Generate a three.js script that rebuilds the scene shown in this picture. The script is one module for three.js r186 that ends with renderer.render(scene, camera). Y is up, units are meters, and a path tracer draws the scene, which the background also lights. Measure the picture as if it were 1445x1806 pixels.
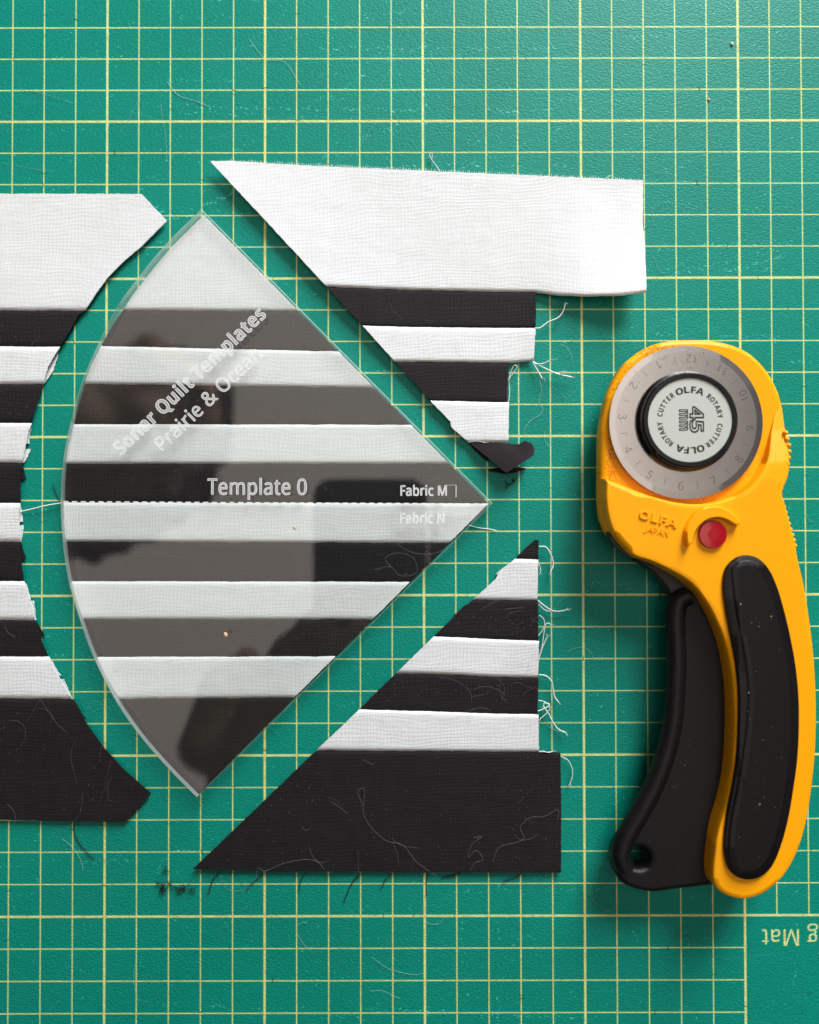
import * as THREE from 'three';
import { mergeGeometries, toCreasedNormals, mergeVertices } from 'three/addons/utils/BufferGeometryUtils.js';
import { RectAreaLightUniformsLib } from 'three/addons/lights/RectAreaLightUniformsLib.js';
import { ImprovedNoise } from 'three/addons/math/ImprovedNoise.js';
import { FontLoader } from 'three/addons/loaders/FontLoader.js';
import { TextGeometry } from 'three/addons/geometries/TextGeometry.js';
import { TessellateModifier } from 'three/addons/modifiers/TessellateModifier.js';
import { MarchingCubes } from 'three/addons/objects/MarchingCubes.js';

// ------------------------------------------------------------------ camera, light, exposure
const cm = 0.01, PW = 1445, PH = 1806, FOCAL = 1338;         // the photograph is 1445 x 1806; one grid square of the mat is 1 cm
const EYE = new THREE.Vector3(-10.458, 23.862, -12.277).multiplyScalar(cm);
const TURN = new THREE.Quaternion().setFromEuler(new THREE.Euler(-Math.PI / 2, 0, 0))
  .multiply(new THREE.Quaternion().setFromEuler(new THREE.Euler(0.01409, -0.00037, -0.00211)));
const scene = new THREE.Scene();
const camera = new THREE.PerspectiveCamera(2 * Math.atan(PH / 2 / FOCAL) * 180 / Math.PI, PW / PH, 0.003, 20);
camera.position.copy(EYE); camera.quaternion.copy(TURN); camera.updateMatrixWorld();
camera.focus = 0.2362; camera.userData.fStop = 6;              // a phone's lens, focused on the template
const renderer = new THREE.WebGLRenderer({ antialias: true });
renderer.toneMapping = THREE.LinearToneMapping;
renderer.toneMappingExposure = 1.02;
renderer.shadowMap.enabled = true;
renderer.setSize(819, 1024);

RectAreaLightUniformsLib.init();
scene.background = new THREE.Color(0.06, 0.058, 0.057);          // the dim room beyond the table
const MIDDLE = new THREE.Vector3(-0.10, 0, -0.12);
function areaLight(name, color, intensity, w, h, at, to) {
  const l = new THREE.RectAreaLight(color, intensity, w, h);
  l.name = name; l.position.copy(at); if (to) l.lookAt(to); else l.rotation.x = -Math.PI / 2; scene.add(l); return l;
}
const WINDOW_AT = new THREE.Vector3(0.5, 0.8, -1.62), WINDOW_SIZE = [0.6, 0.9];
const CEILING_AT = new THREE.Vector3(-0.27, 1.45, -0.15), CEILING_SIZE = [1.53, 1.55];
areaLight('window_daylight', new THREE.Color(0.95, 0.99, 1), 35, ...WINDOW_SIZE, WINDOW_AT, new THREE.Vector3(-0.02, 0.02, -0.12));
areaLight('added_ceiling_fill', new THREE.Color(1, 0.9, 0.83), 0.25, ...CEILING_SIZE, CEILING_AT, null);  // added fill light in place of the bright ceiling, no real lamp

// ------------------------------------------------------------------ helpers
let seed = 7;
const rnd = () => { seed = (seed * 1664525 + 1013904223) >>> 0; return seed / 4294967296; };
const rr = (a, b) => a + (b - a) * rnd();
const perlin = new ImprovedNoise();
const V2 = (x, y) => new THREE.Vector2(x, y), V3 = (x, y, z) => new THREE.Vector3(x, y, z);
const clamp = THREE.MathUtils.clamp, lerp = THREE.MathUtils.lerp, sstep = THREE.MathUtils.smoothstep;
// the point at height h (metres above the mat) that is seen at a pixel of the photograph
function P(px, py, h = 0) {
  const d = V3((px - PW / 2) / FOCAL, -(py - PH / 2) / FOCAL, -1).applyQuaternion(TURN);
  return EYE.clone().addScaledVector(d, (h - EYE.y) / d.y);
}
const flat = (pts, h) => pts.map(([x, y, hh]) => { const p = P(x, y, hh ?? h); return V2(p.x, p.z); });
function smooth(pts, n, closed = true) {                      // a smooth curve through [x, y] points
  const c = new THREE.CatmullRomCurve3(pts.map((p) => V3(p[0], p[1], 0)), closed, 'centripetal');
  const out = c.getPoints(n).map((p) => [p.x, p.y]);
  if (closed) out.pop();
  return out;
}
const used = new Map();
function numbered(name) { const k = used.get(name) ?? 0; used.set(name, k + 1); return k ? `${name}_${String(k).padStart(3, '0')}` : name; }
function thing(name, label, category, group) {
  const o = new THREE.Group(); o.name = numbered(name); scene.add(o);
  o.userData = { label, category }; if (group) o.userData.group = group;
  return o;
}
function part(name, geo, mat, parent, label, kind) {
  const m = new THREE.Mesh(geo, mat); m.name = name; m.castShadow = m.receiveShadow = true; parent.add(m);
  if (label) m.userData.label = label;
  if (kind) m.userData.kind = kind;
  return m;
}
function settle(o) {                                          // moves a thing's origin to the middle of its base
  o.updateMatrixWorld(true);
  const b = new THREE.Box3().setFromObject(o), c = V3((b.min.x + b.max.x) / 2, b.min.y, (b.min.z + b.max.z) / 2);
  o.traverse((m) => { if (m.isMesh) m.geometry.translate(-c.x, -c.y, -c.z); });
  o.position.copy(c); return o;
}
function planUV(g, metres, turn = 0, ox = 0, oz = 0) {        // uv in metres along the surface plan
  const p = g.attributes.position, uv = new Float32Array(p.count * 2), c = Math.cos(turn), s = Math.sin(turn);
  for (let i = 0; i < p.count; i++) {
    const x = p.getX(i) - ox, z = p.getZ(i) - oz;
    uv[i * 2] = (x * c + z * s) / metres; uv[i * 2 + 1] = (-x * s + z * c) / metres;
  }
  g.setAttribute('uv', new THREE.BufferAttribute(uv, 2)); return g;
}
function creased(g, angle) {                                  // smooth rounded edges, level faces kept flat
  const out = toCreasedNormals(g, angle), p = out.attributes.position, n = out.attributes.normal, a = V3(), b = V3(), c = V3();
  for (let i = 0; i < p.count; i += 3) {
    a.fromBufferAttribute(p, i); b.fromBufferAttribute(p, i + 1).sub(a); c.fromBufferAttribute(p, i + 2).sub(a); b.cross(c).normalize();
    if (Math.abs(b.y) > 0.9995) for (let k = 0; k < 3; k++) n.setXYZ(i + k, 0, Math.sign(b.y), 0);
  }
  return out;
}
function slab(pts, y0, y1, bevel, { holes = [], seg = 5, crease = 0.7, size = bevel, inset = 0 } = {}) {   // a plan outline with rounded edges between two heights
  const sh = new THREE.Shape(pts.map((p) => V2(p.x, -p.y)));
  for (const h of holes) sh.holes.push(new THREE.Path(h.map((p) => V2(p.x, -p.y))));
  let g = new THREE.ExtrudeGeometry(sh, { depth: y1 - y0 - 2 * bevel, bevelEnabled: bevel > 0, bevelThickness: bevel, bevelSize: size, bevelOffset: -size - inset, bevelSegments: seg, steps: 1 });
  g.rotateX(-Math.PI / 2); g.translate(0, y0 + bevel, 0);
  return planUV(creased(g, crease), 0.02);
}
function tube(points, radius, n = 24, sides = 6, taper = false) {
  const c = new THREE.CatmullRomCurve3(points, false, 'centripetal'), g = new THREE.TubeGeometry(c, n, radius, sides, false);
  if (taper) {
    const p = g.attributes.position, q = V3(0, 0, 0);
    for (let i = 0; i <= n; i++) {
      const k = Math.max(0.15, 1 - taper * Math.pow(i / n, 2)); c.getPointAt(i / n, q);
      for (let j = 0; j <= sides; j++) { const a = i * (sides + 1) + j; p.setXYZ(a, lerp(q.x, p.getX(a), k), lerp(q.y, p.getY(a), k), lerp(q.z, p.getZ(a), k)); }
    }
  }
  return g;
}
function dataTex(n, fn, srgb = false, m = n) {
  const d = new Uint8Array(n * m * 4);
  for (let y = 0; y < m; y++) for (let x = 0; x < n; x++) { const v = fn(x, y), o = (y * n + x) * 4; for (let k = 0; k < 3; k++) d[o + k] = clamp(Array.isArray(v) ? v[k] : v, 0, 1) * 255; d[o + 3] = 255; }
  const t = new THREE.DataTexture(d, n, m); t.wrapS = t.wrapT = THREE.RepeatWrapping; t.magFilter = THREE.LinearFilter;
  if (srgb) t.colorSpace = THREE.SRGBColorSpace;
  t.needsUpdate = true; return t;
}
const lin = (r, g, b) => new THREE.Color().setRGB(r, g, b);
const fonts = new FontLoader();
const SANS = await fonts.loadAsync('fonts/droid/droid_sans_regular.typeface.json'), BOLD = await fonts.loadAsync('fonts/droid/droid_sans_bold.typeface.json');

// ------------------------------------------------------------------ woven cotton
// one tile of plain weave: 64 x 64 threads, 0.42 mm apart
const THREADS = 64, TILE = THREADS * 0.00042, TN = 1024;
const warpW = [], weftW = [], warpT = [], weftT = [];
for (let i = 0; i < THREADS; i++) { warpW.push(rr(0.95, 1.1)); weftW.push(rr(0.93, 1.12)); warpT.push(rr(0.95, 1)); weftT.push(rr(0.93, 1)); }
const weaveH = new Float32Array(TN * TN), weaveT = new Float32Array(TN * TN);
for (let y = 0; y < TN; y++) for (let x = 0; x < TN; x++) {
  const per = TN / THREADS, i = Math.floor(x / per), j = Math.floor(y / per), fx = (x % per) / per - 0.5, fy = (y % per) / per - 0.5;
  const over = (i + j) % 2 === 0;                              // warp over weft
  const slubX = 1 + 0.25 * perlin.noise(x / 120, j * 3.7, 1.5), slubY = 1 + 0.2 * perlin.noise(i * 2.9, y / 120, 7.5);
  const a = over ? fx / (0.5 * warpW[i] * slubY) : fy / (0.5 * weftW[j] * slubX), b = over ? fy : fx;
  const round = Math.sqrt(Math.max(0, 1 - a * a)), rise = Math.cos(b * Math.PI);
  const fibre = 0.06 * perlin.noise(over ? x * 0.55 : x * 0.1, over ? y * 0.1 : y * 0.55, 3.1);
  weaveH[y * TN + x] = clamp(round * (0.35 + 0.65 * rise) * (over ? 0.86 : 1) + fibre, 0, 1);
  weaveT[y * TN + x] = (over ? warpT[i] : weftT[j]) + fibre;
}
const weaveBump = dataTex(TN, (x, y) => weaveH[y * TN + x]);
// yarn colours: one dye, each thread a little its own
const weaveWhite = dataTex(TN, (x, y) => clamp(1 - (1 - weaveT[y * TN + x]) * 0.4, 0, 1));
const weaveBlack = dataTex(TN, (x, y) => clamp(0.7 * (1 - (1 - weaveT[y * TN + x]) * 2.2), 0, 1));
const cotton = (name, color, map, o = {}) => new THREE.MeshPhysicalMaterial({ name, color, map, bumpMap: weaveBump, bumpScale: 0.00013, roughness: 0.88, specularIntensity: 0.25, side: THREE.DoubleSide, ...o });
const M = {
  white: cotton('white_cotton', lin(0.815, 0.82, 0.825), weaveWhite),
  black: cotton('black_cotton', lin(0.0205, 0.0152, 0.0178), weaveBlack, { specularIntensity: 0.45, roughness: 0.62, bumpScale: 0.00018, sheen: 0.2, sheenColor: lin(0.3, 0.26, 0.27), sheenRoughness: 0.6 }),
  reverse: cotton('charcoal_reverse', lin(0.045, 0.034, 0.039), weaveBlack, { roughness: 0.6, bumpScale: 0.0003, sheen: 0.6, sheenColor: lin(0.5, 0.42, 0.45), sheenRoughness: 0.5 }),
  whiteThread: new THREE.MeshStandardMaterial({ name: 'white_thread', color: lin(0.8, 0.79, 0.76), roughness: 0.9 }),
  blackThread: new THREE.MeshStandardMaterial({ name: 'black_thread', color: lin(0.014, 0.013, 0.014), roughness: 0.8 }),
  matHair: new THREE.MeshStandardMaterial({ name: 'white_fibre', color: lin(0.62, 0.66, 0.64), roughness: 0.8 }),
  hair: new THREE.MeshStandardMaterial({ name: 'pale_fibre', color: lin(0.24, 0.24, 0.235), roughness: 0.8 }),
  grey: new THREE.MeshStandardMaterial({ name: 'grey_fibre', color: lin(0.2, 0.2, 0.2), roughness: 0.8 }),
};

// one sewn strip: the patch between four edges given in photograph pixels, with its own height field
const along = (poly) => {                                     // point at share t of a polyline's length
  const d = [0]; for (let i = 1; i < poly.length; i++) d.push(d[i - 1] + Math.hypot(poly[i][0] - poly[i - 1][0], poly[i][1] - poly[i - 1][1]));
  const L = d[d.length - 1];
  return (t) => {
    if (L < 1e-6) return poly[0];
    const s = t * L; let i = 1; while (i < d.length - 1 && d[i] < s) i++;
    const k = (s - d[i - 1]) / Math.max(1e-9, d[i] - d[i - 1]);
    return [lerp(poly[i - 1][0], poly[i][0], k), lerp(poly[i - 1][1], poly[i][1], k)];
  };
};
function strip({ L, R, T, B, h, step = 5, thick = 0.00032, raw = 'LR', turn = 0, fray = 0.5, sides = true }) {
  T = T ?? [L[0], R[0]]; B = B ?? [L[L.length - 1], R[R.length - 1]];
  const fl = along(L), fr = along(R), ft = along(T), fb = along(B), c00 = L[0], c10 = R[0], c01 = L[L.length - 1], c11 = R[R.length - 1];
  const long = Math.max(Math.hypot(c10[0] - c00[0], c10[1] - c00[1]), Math.hypot(c11[0] - c01[0], c11[1] - c01[1])), high = Math.max(Math.hypot(c01[0] - c00[0], c01[1] - c00[1]), Math.hypot(c11[0] - c10[0], c11[1] - c10[1]));
  const nu = clamp(Math.ceil(long / step), 4, 130), nv = clamp(Math.ceil(high / 3.2), 6, 70), pos = [], id = [];
  for (let layer = 0; layer < 2; layer++) for (let j = 0; j <= nv; j++) for (let i = 0; i <= nu; i++) {
    const u = i / nu, v = j / nv, a = ft(u), b = fb(u), l = fl(v), r = fr(v);
    let x = (1 - v) * a[0] + v * b[0] + (1 - u) * l[0] + u * r[0] - ((1 - u) * (1 - v) * c00[0] + u * (1 - v) * c10[0] + (1 - u) * v * c01[0] + u * v * c11[0]);
    let y = (1 - v) * a[1] + v * b[1] + (1 - u) * l[1] + u * r[1] - ((1 - u) * (1 - v) * c00[1] + u * (1 - v) * c10[1] + (1 - u) * v * c01[1] + u * v * c11[1]);
    const q = Math.sin(x * 12.9898 + y * 78.233) * 43758.5453, jit = (q - Math.floor(q) - 0.5) * 2 * fray;
    if ((i === 0 && raw.includes('L')) || (i === nu && raw.includes('R'))) x += jit;
    if ((j === 0 && raw.includes('T')) || (j === nv && raw.includes('B'))) y += jit;
    if ((j === 0 && !raw.includes('T')) || (j === nv && !raw.includes('B'))) y += 0.7 * perlin.noise(x / 5, 0.5, 1.7) + 0.8 * perlin.noise(x / 31, 0.5, 6.1);
    const p = P(x, y, h(u, v, x, y, v * high, (1 - v) * high));
    pos.push(p.x, p.y - layer * thick, p.z);
  }
  const N = (nu + 1) * (nv + 1), at = (i, j, k = 0) => k * N + j * (nu + 1) + i;
  for (let j = 0; j < nv; j++) for (let i = 0; i < nu; i++) {
    id.push(at(i, j), at(i, j + 1), at(i + 1, j), at(i + 1, j), at(i, j + 1), at(i + 1, j + 1));
    if (sides) id.push(at(i, j, 1), at(i + 1, j, 1), at(i, j + 1, 1), at(i + 1, j, 1), at(i + 1, j + 1, 1), at(i, j + 1, 1));
  }
  let g = new THREE.BufferGeometry(); g.setAttribute('position', new THREE.Float32BufferAttribute(pos, 3)); g.setIndex(id);
  planUV(g, TILE, turn, rr(0, 0.02), rr(0, 0.02)); g.computeVertexNormals();
  { const uv = g.attributes.uv, q = 1 / THREADS; for (let i = 0; i < uv.count; i++) { const a = uv.getX(i), b = uv.getY(i); uv.setXY(i, a + q * (1.6 * perlin.noise(a * 2.1, b * 1.3, 0.4) + 0.5 * perlin.noise(a * 7, b * 5, 2.4)), b + q * (1.6 * perlin.noise(a * 1.4, b * 2.3, 5.4) + 0.5 * perlin.noise(a * 6, b * 8, 7.4))); } }
  const edge = [], quad = (a, b) => edge.push(a, b, a + N, b, b + N, a + N);
  if (raw.includes('L')) for (let j = 0; j < nv; j++) quad(at(0, j + 1), at(0, j));
  if (raw.includes('R')) for (let j = 0; j < nv; j++) quad(at(nu, j), at(nu, j + 1));
  if (raw.includes('T')) for (let i = 0; i < nu; i++) quad(at(i, 0), at(i + 1, 0));
  if (raw.includes('B')) for (let i = 0; i < nu; i++) quad(at(i + 1, nv), at(i, nv));
  if (!edge.length) return g.toNonIndexed();
  const e = new THREE.BufferGeometry(); e.setAttribute('position', g.attributes.position.clone()); e.setAttribute('uv', g.attributes.uv.clone()); e.setIndex(edge);
  const en = e.toNonIndexed(); en.computeVertexNormals();
  return mergeGeometries([g.toNonIndexed(), en]);
}
const mm = 0.001;
// height of a strip: rolled down into the seams at its top and bottom, gently uneven, plus what lifts the piece
const cloth = (o) => (u, v, x, y, dt, db) => {
  const roll = (d) => Math.exp(-d / (o.soft ?? 3.2));
  let h = o.h - (o.top === false ? 0 : (o.h - o.seam) * roll(dt)) - (o.bottom === false ? 0 : (o.h - o.seam) * roll(db));
  h += (o.wave ?? 0.07) * mm * (perlin.noise(x / 60, y / 34, o.h * 9000) + 0.5 * perlin.noise(x / 23, y / 13, 4.2));
  h += 0.09 * mm * perlin.noise(x / 6.5, 3.1, y / 60) * (Math.exp(-dt / 7) + Math.exp(-db / 7)) * (1 - Math.exp(-Math.min(dt, db) / 1.5));
  return Math.max(h, 0.00042) + (o.lift ? o.lift(x, y, u, v) : 0);
};
const fibre = (pts, r = 0.00006, n = 40) => tube(pts.map(([x, y, h]) => P(x, y, h ?? 0.0003)), r, n, 4);
const frayed = (pts, r, n = 40) => {                          // a yarn end: the yarn, loose filaments along it and a splayed tip
  const out = [fibre(pts, r, n)], c = new THREE.CatmullRomCurve3(pts.map(([x, y, h]) => P(x, y, h)), false, 'centripetal'), w = 0.0011;
  const hairs = (t, k, l) => { for (let i = 0; i < k; i++) { const a = c.getPointAt(t), d = c.getTangentAt(t), q = V3(rr(-1, 1), rr(0, 0.6), rr(-1, 1)).multiplyScalar(0.75).add(d.clone().multiplyScalar(0.9)).multiplyScalar(l * rr(0.5, 1)); out.push(tube([a, a.clone().addScaledVector(q, 0.5).add(V3(rr(-1, 1), rr(0, 1), rr(-1, 1)).multiplyScalar(l * 0.12)), a.clone().add(q)], 0.00003 + r * 0.12, 6, 3)); } };
  hairs(1, 5, w); for (let t = 0.1; t < 0.95; t += 0.14) hairs(t, 1, w * 0.7);
  return mergeGeometries(out);
};

// ------------------------------------------------------------------ the cutting mat
{
  const N = 2048, SPAN = 35, X0 = -28, Z0 = -30, k = N / SPAN;   // the print covers 35 x 35 cm and repeats beyond
  const cv = document.createElement('canvas'); cv.width = cv.height = N;
  const bv = document.createElement('canvas'); bv.width = bv.height = N;
  const c = cv.getContext('2d'), b = bv.getContext('2d'), X = (x) => (x - X0) * k, Z = (z) => (z - Z0) * k;
  c.fillStyle = '#018372'; c.fillRect(0, 0, N, N); b.fillStyle = '#808080'; b.fillRect(0, 0, N, N);
  const line = (x0, z0, x1, z1, w) => {
    c.strokeStyle = '#dad88e'; c.lineWidth = w; c.beginPath(); c.moveTo(x0, z0); c.lineTo(x1, z1); c.stroke();
  };
  for (let i = X0; i <= X0 + SPAN; i++) { const thick = i % 5 === 0; line(X(i), 0, X(i), i > 0 ? Z(0) : N, thick ? 4.5 : 2.4); }
  for (let i = Z0; i <= Z0 + SPAN; i++) { const thick = i % 5 === 0; line(0, Z(i), i > 0 ? X(0) : N, Z(i), thick ? 4.5 : 2.4); }
  c.save(); c.translate(X(1.75), Z(0.45)); c.rotate(Math.PI); c.fillStyle = '#dad88e'; c.font = `${0.71 * k}px sans-serif`;
  c.fillText('Mat', 0, 0); c.fillText('g', -c.measureText('g ').width * 0.98, 0); c.restore();
  // knife cuts: dark nicks across the print, pale dashed scuffs of lifted vinyl along old cuts
  for (let i = 0; i < 260; i++) {
    const onX = rnd() < 0.5, g = Math.floor(rr(0, SPAN)) * k, t = rr(0, N), a = rr(-0.5, 0.5);
    c.strokeStyle = `rgba(10,60,48,${rr(0.4, 0.9)})`; c.lineWidth = rr(0.8, 1.8); c.beginPath();
    if (onX) { c.moveTo(g - 5, t + a * 5); c.lineTo(g + 5, t - a * 5); } else { c.moveTo(t + a * 5, g - 5); c.lineTo(t - a * 5, g + 5); }
    c.stroke();
  }
  const scuff = (x, y, dx, dy, l, alpha) => {
    c.strokeStyle = `rgba(168,222,206,${alpha})`; c.lineWidth = rr(0.7, 1.7); c.beginPath(); c.moveTo(x, y); c.lineTo(x + dx * l, y + dy * l); c.stroke();
    b.strokeStyle = `rgba(${rnd() < 0.6 ? 255 : 0},0,0,${alpha * 0.8})`; b.lineWidth = 1.6; b.beginPath(); b.moveTo(x, y); b.lineTo(x + dx * l, y + dy * l); b.stroke();
  };
  const track = (x0, y0, x1, y1, density, alpha) => {
    const L = Math.hypot(x1 - x0, y1 - y0), ux = (x1 - x0) / L, uy = (y1 - y0) / L;
    for (let s = 0; s < L; s += rr(2, 14) / density) {
      if (perlin.noise(s / 60, x0 * 0.1, y0 * 0.1) < -0.12) continue;
      const o = rr(-3, 3), turn = rr(-0.9, 0.9);
      scuff(x0 + ux * s - uy * o, y0 + uy * s + ux * o, ux * Math.cos(turn) - uy * Math.sin(turn), uy * Math.cos(turn) + ux * Math.sin(turn), rr(1.5, 6), rr(0.3, 1) * alpha);
    }
  };
  for (let i = 0; i < 60; i++) { const z = rnd() < 0.65 ? rr(Z0, -20) : rr(-20, 4), x = rr(X0, -2), l = rr(2, 9); track(X(x), Z(z), X(x + l), Z(z + rr(-0.12, 0.12)), rr(0.5, 1.3), rr(0.4, 1)); }
  for (let i = 0; i < 9; i++) { const z = rr(Z0, 4), x = rr(X0, 4), l = rr(2, 7); track(X(x), Z(z), X(x + rr(-0.3, 0.3)), Z(z + l), rr(0.5, 1), rr(0.4, 0.9)); }
  for (let i = 0; i < 16; i++) { const z = rr(Z0, -16), x = rr(X0, 0), l = rr(2, 6); track(X(x), Z(z), X(x + l), Z(z - l * rr(0.2, 0.5)), rr(0.7, 1.6), rr(0.6, 1)); }
  track(X(-17), Z(-22.3), X(-9.8), Z(-25.3), 1.6, 1); track(X(-16), Z(-24), X(-11), Z(-27), 1.3, 1); track(X(-5), Z(-10.35), X(-2.4), Z(-10.3), 1.6, 0.8);
  track(X(-11.8), Z(2.9), X(-5.4), Z(3.15), 1.4, 0.9); track(X(-19), Z(2.6), X(-12), Z(3.1), 1.2, 0.8); track(X(-10), Z(-0.75), X(-4.5), Z(-0.8), 1.3, 0.8);
  for (let i = 0; i < 9000; i++) { const x = rr(0, N), y = rr(0, N), a = rr(-0.9, 0.5), dens = 0.5 + perlin.noise(x / 240, y / 240, 2.5); if (rnd() < dens) scuff(x, y, Math.cos(a), Math.sin(a), rr(0.8, 3.6), rr(0.2, 0.75)); }
  for (let i = 0; i < 130; i++) {                                  // long hairline scratches
    const x = rr(0, N), y = rr(0, N), a = rr(-0.7, 0.4), l = rr(20, 120);
    c.strokeStyle = `rgba(150,210,192,${rr(0.1, 0.34)})`; c.lineWidth = 0.8; c.beginPath(); c.moveTo(x, y); c.quadraticCurveTo(x + Math.cos(a) * l * 0.5 + rr(-9, 9), y + Math.sin(a) * l * 0.5 + rr(-9, 9), x + Math.cos(a) * l, y + Math.sin(a) * l); c.stroke();
  }
  for (let i = 0; i < 60; i++) { const x = rr(0, N), y = rr(0, N); c.fillStyle = rnd() < 0.6 ? 'rgba(40,52,50,0.35)' : 'rgba(150,95,60,0.35)'; for (let q = 0; q < 6; q++) c.fillRect(x + rr(-5, 5), y + rr(-4, 4), rr(0.8, 2.2), rr(0.8, 2.2)); }
  // the worn ink and the vinyl's grain
  const im = c.getImageData(0, 0, N, N), d = im.data, bi = b.getImageData(0, 0, N, N), bd = bi.data;
  for (let y = 0; y < N; y++) for (let x = 0; x < N; x++) {
    const o = (y * N + x) * 4, g = rnd() - 0.5, big = perlin.noise(x / 170, y / 170, 0.7), ink = d[o] > 150 ? 1 : 0;
    const wear = 1 + 0.03 * big + 0.07 * g + (1 - ink) * 0.10 * perlin.noise((x + y * 0.45) / 4.4, (y - x * 0.25) / 2.4, 4.1) - ink * 0.10 * Math.max(0, perlin.noise(x / 9, y / 9, 5.5) + 0.2);
    for (let q = 0; q < 3; q++) d[o + q] = clamp(d[o + q] * wear, 0, 255);
    const grain = 0.5 + 0.30 * perlin.noise((x + y * 0.45) / 5.2, (y - x * 0.25) / 2.6, 9.1) + 0.2 * perlin.noise(x / 2.1, y / 2.1, 3.3) + 0.10 * g + ink * 0.03;
    const v = clamp(grain * 150 + (bd[o] - 128) * 0.55 + 20, 0, 255); bd[o] = bd[o + 1] = bd[o + 2] = v;
  }
  c.putImageData(im, 0, 0); b.putImageData(bi, 0, 0);
  const map = new THREE.CanvasTexture(cv), bump = new THREE.CanvasTexture(bv); map.colorSpace = THREE.SRGBColorSpace;
  for (const t of [map, bump]) { t.wrapS = t.wrapT = THREE.RepeatWrapping; t.magFilter = THREE.LinearFilter; }
  const vinyl = new THREE.MeshPhysicalMaterial({ name: 'green_vinyl', map, bumpMap: bump, bumpScale: 0.0003, roughness: 0.47, specularIntensity: 0.42 });
  const mat = new THREE.Group(); mat.name = 'cutting_mat'; scene.add(mat);
  mat.userData = { label: 'green self-healing cutting mat with pale yellow centimetre grid, under everything', category: 'cutting mat', kind: 'structure' };
  const w = 0.6, l = 0.9, g = new THREE.PlaneGeometry(w, l, 1, 1).rotateX(-Math.PI / 2).translate(-0.13, 0, -0.28);
  const uv = g.attributes.uv, p = g.attributes.position;
  for (let i = 0; i < p.count; i++) uv.setXY(i, (p.getX(i) / cm - X0) / SPAN, 1 - (p.getZ(i) / cm - Z0) / SPAN);
  part('printed_top', g, vinyl, mat);
  const core = new THREE.MeshStandardMaterial({ name: 'grey_core', color: lin(0.03, 0.12, 0.09), roughness: 0.7 });
  part('mat_body', new THREE.BoxGeometry(w, 0.0028, l).translate(-0.13, -0.0018, -0.28), core, mat);
  settle(mat);
  const table = new THREE.Mesh(new THREE.BoxGeometry(1.35, 0.03, 1.3).translate(0.12, -0.015, 0), new THREE.MeshStandardMaterial({ name: 'table_wood', color: lin(0.36, 0.25, 0.16), roughness: 0.6 }));
  table.name = 'table_top'; table.position.set(-0.1, -0.0035, -0.2); table.receiveShadow = true; table.userData = { kind: 'structure', label: 'plain wooden table top under the cutting mat', category: 'table' }; scene.add(table);
}

// ------------------------------------------------------------------ patchwork pieces
const WH = 1.15 * mm, BH = 0.95 * mm, SEAM = 0.45 * mm;
function sew(o, list, lift, turn) {
  for (const s of list) {
    const white = s.c !== 'b';
    part(white ? 'white_strip' : 'black_strip', strip({ ...s, turn, h: cloth({ h: white ? WH : BH, seam: SEAM, top: s.top, bottom: s.bottom, lift, wave: s.wave }) }), white ? M.white : M.black, o);
  }
}
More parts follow.
